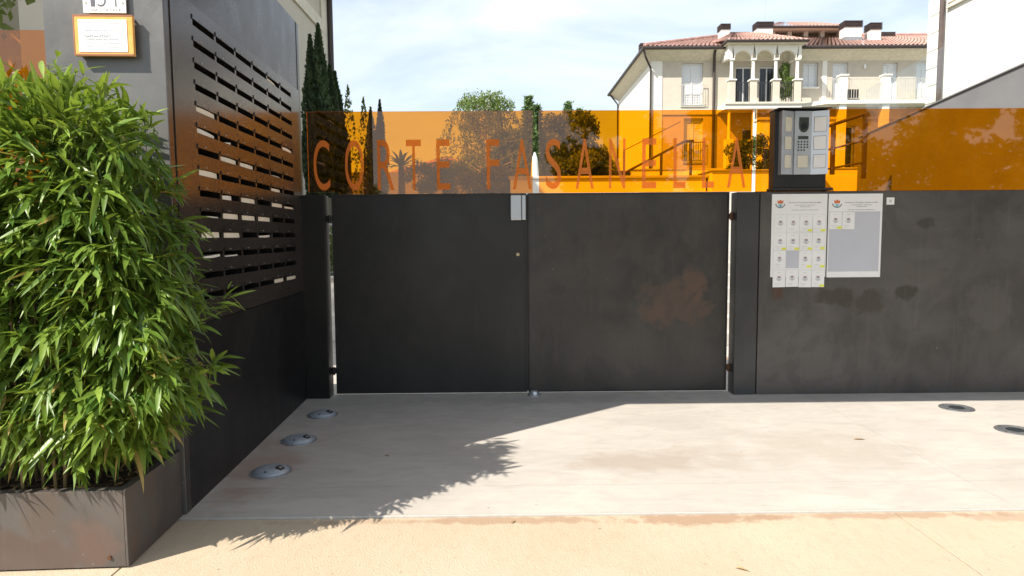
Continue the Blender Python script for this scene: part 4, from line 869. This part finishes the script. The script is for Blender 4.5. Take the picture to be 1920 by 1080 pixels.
MB().box((8.21, HY0-.06, 7.60), (11.2, HY0-.0005, 7.86)).build('string_course', 'soffit_paint', ho)
for (x0, x1, z0, z1, kd) in wins:
    wd = MB().box((x0+.001, HY0+.20, z0+.001), (x1-.001, HY0+.24, z1-.001)).build('window', 'dark_glass' if kd == 'open' else 'shutter_white', ho)
    fr_ = MB()
    for a, b in (((x0+.002, HY0+.14, z0+.002), (x0+.07, HY0+.199, z1-.002)), ((x1-.07, HY0+.14, z0+.002), (x1-.002, HY0+.199, z1-.002)), ((x0+.071, HY0+.14, z1-.08), (x1-.071, HY0+.199, z1-.002)), (((x0+x1)/2-.03, HY0+.15, z0+.002), ((x0+x1)/2+.03, HY0+.198, z1-.081))): fr_.box(a, b)
    fr_.build('frame', 'shutter_white', wd)
    if kd != 'open':
        sl_ = MB()
        nb = int((z1-z0)/.14)
        for q in range(nb): sl_.box((x0+.072, HY0+.185, z0+.02+q*(z1-z0-.1)/nb), ((x0+x1)/2-.031, HY0+.197, z0+.02+(q+.72)*(z1-z0-.1)/nb)).box(((x0+x1)/2+.031, HY0+.185, z0+.02+q*(z1-z0-.1)/nb), (x1-.072, HY0+.197, z0+.02+(q+.72)*(z1-z0-.1)/nb))
        sl_.build('shutter_slats', 'shutter_white', wd)
    MB().box((x0-.06, HY0-.07, z0-.09), (x1+.06, HY0+.139, z0-.001)).build('sill', 'white_wall', wd)
def rail(x0, x1, y, z0, z1, name='railing', mat='rail_iron', par=None, dx=.12):
    r_ = MB(); r_.box((x0, y-.015, z1-.035), (x1, y+.015, z1)).box((x0, y-.012, z0), (x1, y+.012, z0+.025))
    n_ = max(2, int((x1-x0)/dx))
    for q in range(n_+1): xx = x0+.012+(x1-x0-.024)*q/n_; r_.box((xx-.010, y-.010, z0+.026), (xx+.010, y+.010, z1-.036))
    return r_.build(name, mat, par or ho)
rail(9.08, 10.46, HY0-.12, 8.12, 9.12, 'window_railing', 'rail_pale'); rail(9.25, 10.46, HY0-.12, 5.22, 6.2, 'window_railing', 'rail_iron')
# eaves and gutters
EX, EY, EZ = 7.10, 28.3, 10.80
MB().add([(HX0-.01, HY0-.01, 10.30), (HX1, HY0-.01, 10.30), (HX1, EY, 10.72), (EX, EY, 10.72), (EX, HY1+.5, 10.72), (HX0-.01, HY1, 10.30)], [(0, 3, 2, 1), (0, 5, 4, 3)]).build('soffit', 'soffit_paint', ho)
MB().tube([(EX-.05, HY1+.5, EZ), (EX-.05, EY-.06, EZ), (HX1, EY-.06, EZ)], .095, 8).build('gutter', 'brown_metal', ho)
MB().tube([(EX, EY+.05, EZ-.1), (EX+.1, EY+.1, 10.4), (HX0-.08, HY0-.12, 9.95), (HX0-.08, HY0-.12, 3.9)], .055, 8).build('downpipe', 'brown_metal', ho)
MB().tube([(10.72, EY+.02, EZ-.1), (10.76, EY+.25, 10.5), (10.86, HY0-.10, 10.2), (10.86, HY0-.10, 3.9)], .07, 8).build('downpipe', 'brown_metal', ho)
MB().tube([(EX, HY1, EZ-.1), (HX0-.1, HY1-.3, 10.0), (HX0-.1, HY1-.3, 3.9)], .06, 8).build('downpipe', 'brown_metal', ho)
# roof planes of wavy pantile courses
def tile_plane(p00, p10, p01, p11, name, par, pitch=.22, rows=14, amp=.035):
    p00, p10, p01, p11 = map(Vector, (p00, p10, p01, p11)); nrm = (p10-p00).cross(p01-p00).normalized()
    if nrm.z < 0: nrm = -nrm
    n_ = max(4, int((p10-p00).length/pitch*4)); m = MB(); vs = []; fs = []
    for j in range(rows):
        for jj, lift in ((j/rows, .03), ((j+1)/rows, 0.0)):
            for i in range(n_+1):
                a = p00.lerp(p10, i/n_); b = p01.lerp(p11, i/n_); vs.append(a.lerp(b, jj)+nrm*(lift+amp*math.cos(2*math.pi*i/4)))
        k = 2*j*(n_+1)
        for i in range(n_): fs.append((k+i, k+i+1, k+n_+1+i+1, k+n_+1+i))
    m.add(vs, fs); ob = m.build(name, 'roof_tile', par); ob['kind'] = 'stuff'; return ob
RZ = 13.0; RX = 12.8
tile_plane((EX, EY, 10.90), (HX1, EY, 10.90), (RX, 34.0, RZ), (HX1, 34.0, RZ), 'roof_tiles', ho)
tile_plane((EX, HY1+.5, 10.90), (EX, EY, 10.90), (RX, 34.0, RZ), (RX, 34.0-.01, RZ), 'roof_tiles', ho)
MB().tube([(EX+.05, EY+.05, 10.97), (RX, 34, RZ+.06), (HX1, 34, RZ+.06)], .10, 8).build('ridge_tiles', 'roof_tile', ho)
# loggia with three arches
LX0, LX1, LY = 11.22, 14.88, 27.75
MB().box((LX0-.15, LY-.08, 7.66), (LX1+.02, HY0-.036, 7.96)).build('loggia_floor', 'white_wall', ho)
MB().box((LX0-.22, LY-.16, 7.88), (LX1+.10, LY-.0801, 7.97)).build('floor_edge', 'soffit_paint', ho)
cx_ = [11.42, 12.51, 13.65, 14.73]
for x in cx_:
    MB().bbox((x-.16, LY, 7.965), (x+.16, LY+.30, 9.05), .01).build('loggia_pillar', 'cream_wall', ho)
    MB().bbox((x-.21, LY-.05, 9.051), (x+.21, LY+.35, 9.12), .01).build('pillar_cap', 'white_wall', ho)
    MB().tube([(x, LY+.15, 9.121), (x, LY+.15, 10.06)], [.085, .075], 12).build('loggia_column', 'white_wall', ho)
    MB().bbox((x-.12, LY+.02, 10.061), (x+.12, LY+.28, 10.13), .01).build('capital', 'white_wall', ho)
def arch(xa, xb, zs, zt_, y0, y1):
    c = (xa+xb)/2; r_ = (xb-xa)/2-.11; n_ = 16; m = MB(); top = [(c+r_*math.cos(math.pi*(1-i/n_)), zs+r_*.93*math.sin(math.pi*(1-i/n_))) for i in range(n_+1)]
    vs = []; fs = []
    for y in (y0, y1):
        vs += [(x, y, z) for x, z in top]+[(xa+(xb-xa)*i/n_, y, zt_) for i in range(n_+1)]
    K = 2*(n_+1)
    for i in range(n_):
        fs += [(i, i+1, n_+1+i+1, n_+1+i), (K+n_+1+i, K+n_+1+i+1, K+i+1, K+i), (i, K+i, K+i+1, i+1)]
    m.add(vs, fs)
    m.box((xa+.0005, y0, zs), (xa+.11, y1, zs+.02)); m.box((xb-.11, y0, zs), (xb-.0005, y1, zs+.02))
    fs = []
    return m
for i in range(3):
    a = arch(cx_[i], cx_[i+1], 10.131, 10.80, LY+.04, LY+.26)
    for s_, xe, x2 in ((0, cx_[i], cx_[i]+.11), (1, cx_[i+1]-.11, cx_[i+1])): pass
    a.build('arch', 'white_wall', ho)
MB().box((LX0-.0, LY+.041, 10.131), (cx_[0]-.0005, LY+.26, 10.80)).build('arch_end', 'white_wall', ho); MB().box((cx_[3]+.0005, LY+.041, 10.131), (LX1, LY+.26, 10.80)).build('arch_end', 'white_wall', ho)
for xa in (LX0, LX1-.2): MB().box((xa, LY+.301, 10.2), (xa+.2, HY0-.036, 10.80)).build('side_beam', 'white_wall', ho)
for i in range(3): rail(cx_[i]+.17, cx_[i+1]-.17, LY+.12, 8.0, 8.98, 'loggia_railing', 'rail_iron')
MB().box((LX0-.15, LY-.25, 10.802), (LX1+.15, HY0, 10.87)).build('loggia_eave', 'soffit_paint', ho)
MB().tube([(LX0-.2, HY0-.5, 10.90), (LX0-.2, LY-.30, 10.90), (LX1+.2, LY-.30, 10.90), (LX1+.2, HY0-.5, 10.90)], .065, 8).build('gutter', 'brown_metal', ho)
tile_plane((LX0-.2, LY-.28, 10.95), (LX1+.2, LY-.28, 10.95), ((LX0+LX1)/2-.7, 30.6, 12.2), ((LX0+LX1)/2+.7, 30.6, 12.2), 'roof_tiles', ho, .22, 9)
tile_plane((LX0-.2, 30.6, 11.6), (LX0-.2, LY-.28, 10.95), ((LX0+LX1)/2-.7, 30.61, 12.2), ((LX0+LX1)/2-.7, 30.6, 12.2), 'roof_tiles', ho, .22, 7)
tile_plane((LX1+.2, LY-.28, 10.95), (LX1+.2, 30.6, 11.6), ((LX0+LX1)/2+.7, 30.6, 12.2), ((LX0+LX1)/2+.7, 30.61, 12.2), 'roof_tiles', ho, .22, 7)
for x in (11.32, 12.55, 14.7):
    MB().tube([(x, LY+.1, 6.15), (x, LY+.1, 7.655)], [.075, .07], 10).build('lower_column', 'white_wall', ho); MB().bbox((x-.2, LY-.1, 3.85), (x+.2, LY+.3, 6.149), .01).build('lower_pillar', 'white_wall', ho)
# right balcony
MB().prism([(16.3, 7.92), (24.5, 7.92), (24.5, 8.10), (16.3, 8.10)], 27.9, HY0-.036).build('balcony_floor', 'white_wall', ho)
MB().add([(15.2, HY0-.037, 7.92), (16.299, 27.9, 7.92), (16.299, HY0-.037, 7.92), (15.2, HY0-.037, 8.10), (16.299, 27.9, 8.10), (16.299, HY0-.037, 8.10)], [(0, 2, 1), (3, 4, 5), (0, 1, 4, 3), (1, 2, 5, 4), (2, 0, 3, 5)]).build('balcony_corner', 'white_wall', ho)
for x in (17.15, 19.33, 21.9):
    MB().bbox((x-.17, 27.95, 8.101), (x+.17, 28.3, 9.30), .01).build('balcony_pillar', 'white_wall', ho); MB().bbox((x-.22, 27.90, 9.301), (x+.22, 28.35, 9.38), .01).build('pillar_cap', 'white_wall', ho)
    MB().bbox((x-.18, 28.0, 3.85), (x+.18, 28.35, 7.919), .01).build('support_pillar', 'white_wall', ho)
rail(17.33, 19.15, 28.1, 8.2, 9.2, 'balcony_railing', 'rail_pale', None, .13); rail(19.51, 21.72, 28.1, 8.2, 9.2, 'balcony_railing', 'rail_pale', None, .13); rail(16.4, 16.97, 28.1, 8.2, 9.2, 'balcony_railing', 'rail_pale', None, .13)
MB().box((17.42, 28.5, 8.11), (18.2, 28.9, 8.75)).build('balcony_bench', 'dark_wicker', ho)
MB().bbox((18.65, HY0-.08, 9.9), (18.75, HY0-.001, 10.1), .01).build('wall_lamp', 'white_plastic', ho)
# chimneys, roof vents, belvedere
def chimney(x0, x1, zb, zc, zt_, y=31.0, d=.6):
    c = MB().box((x0, y, zb-1.0), (x1, y+d, zc)).build('chimney', 'white_wall', ho)
    n_ = 5; h_ = (zt_-zc)/n_
    for q in range(n_): MB().bbox((x0-.05, y-.05, zc+.001+q*h_), (x1+.05, y+d+.05, zc+(q+.62)*h_), .008).build('cap_course', 'chimney_brick', c)
    MB().box((x0+.08, y+.08, zc), (x1-.08, y+d-.08, zt_-.05)).build('flue', 'slot_dark', c)
    MB().box((x0-.02, y-.02, zb-1.1), (x1+.02, y+d+.02, zb+.10)).build('flashing', 'galvanised', c)
chimney(11.88, 12.33, 11.75, 12.52, 12.84); chimney(13.83, 14.68, 12.0, 12.58, 12.94); chimney(18.64, 19.55, 12.0, 12.62, 12.98); chimney(20.05, 20.62, 11.7, 12.48, 12.87)
for x0, x1, zb, zt_, y in ((7.45, 7.80, 11.3, 11.85, 31), (11.27, 12.07, 12.35, 12.66, 33), (13.03, 14.14, 12.62, 13.0, 33), (21.83, 22.7, 12.7, 13.03, 33.2)):
    q = MB()
    for j in range(4): q.box((x0, y, zb+(zt_-zb)*j/4), (x1, y+.5, zb+(zt_-zb)*(j+.7)/4))
    q.box((x0+.05, y+.05, zb-.9), (x1-.05, y+.45, zt_-.02)); q.build('roof_vent', 'chimney_brick', ho)
for x in (15.6, 16.55, 17.5, 18.45, 19.5): MB().box((x-.12, 33.2, 11.8), (x+.12, 33.5, 13.05)).build('belvedere_pillar', 'cream_wall', ho)
MB().box((15.4, 33.9, 11.8), (19.7, 36, 13.05)).build('belvedere_wall', 'stucco_orange', ho)
MB().box((15.0, 32.7, 13.051), (20.1, 36.6, 13.12)).build('belvedere_eave', 'soffit_paint', ho)
MB().tube([(14.95, 32.62, 13.13), (20.15, 32.62, 13.13)], .07, 8).build('gutter', 'brown_metal', ho)
tile_plane((15.0, 32.65, 13.18), (20.1, 32.65, 13.18), (16.6, 34.8, 14.05), (18.4, 34.8, 14.05), 'roof_tiles', ho, .22, 6)
MB().tube([(14.35, 31.3, 12.9), (14.35, 31.3, 14.6)], .012, 6).build('antenna', 'galvanised', ho)
broad_tree('climbing_plant', 'leafy climbing plant at the right end of the loggia', 14.3, 28.25, 7.97, [((14.25, 28.3, 9.6), (.3, .25, .55)), ((14.42, 28.2, 9.0), (.32, .25, .45)), ((14.25, 28.2, 8.5), (.35, .25, .4))], 3500, .09, 'light_leaf', None, 'bark', .02, 'plant')

# bits blown onto the ground
def stray(name, label, x, y, z, L, a, mat, cat):
    P = np.array([[tuple(p) for p in leaf_pts(Vector((x, y, z)), Vector((math.cos(a), math.sin(a), .10)), Vector((0, 0, 1)), L, L*.24, .16, .15)]])
    ob = quads_mesh(name, P, mat, None, np.array([.98]), 13, (x, y, z), LF); ob.location = (x, y, z); tag(ob, label, cat)
stray('dry_leaf', 'dry brown leaf lying on the sunlit drive before the notices', 2.36, -1.50, 0.004, .085, .1, 'dry_leaf', 'leaf')
stray('dry_leaf', 'dry brown leaf lying on the beige pavement at right', 0.96, -3.20, -0.002, .06, -.4, 'dry_leaf', 'leaf')
stray('dry_leaf', 'tiny dry leaf at the drive edge near the bamboo shadow', 0.02, -2.74, -0.002, .04, 1.2, 'dry_leaf', 'leaf')
stray('dry_leaf', 'dry curled leaf in the shade between the domed lights', -0.75, -1.75, 0.004, .05, 2.4, 'dry_leaf', 'leaf')
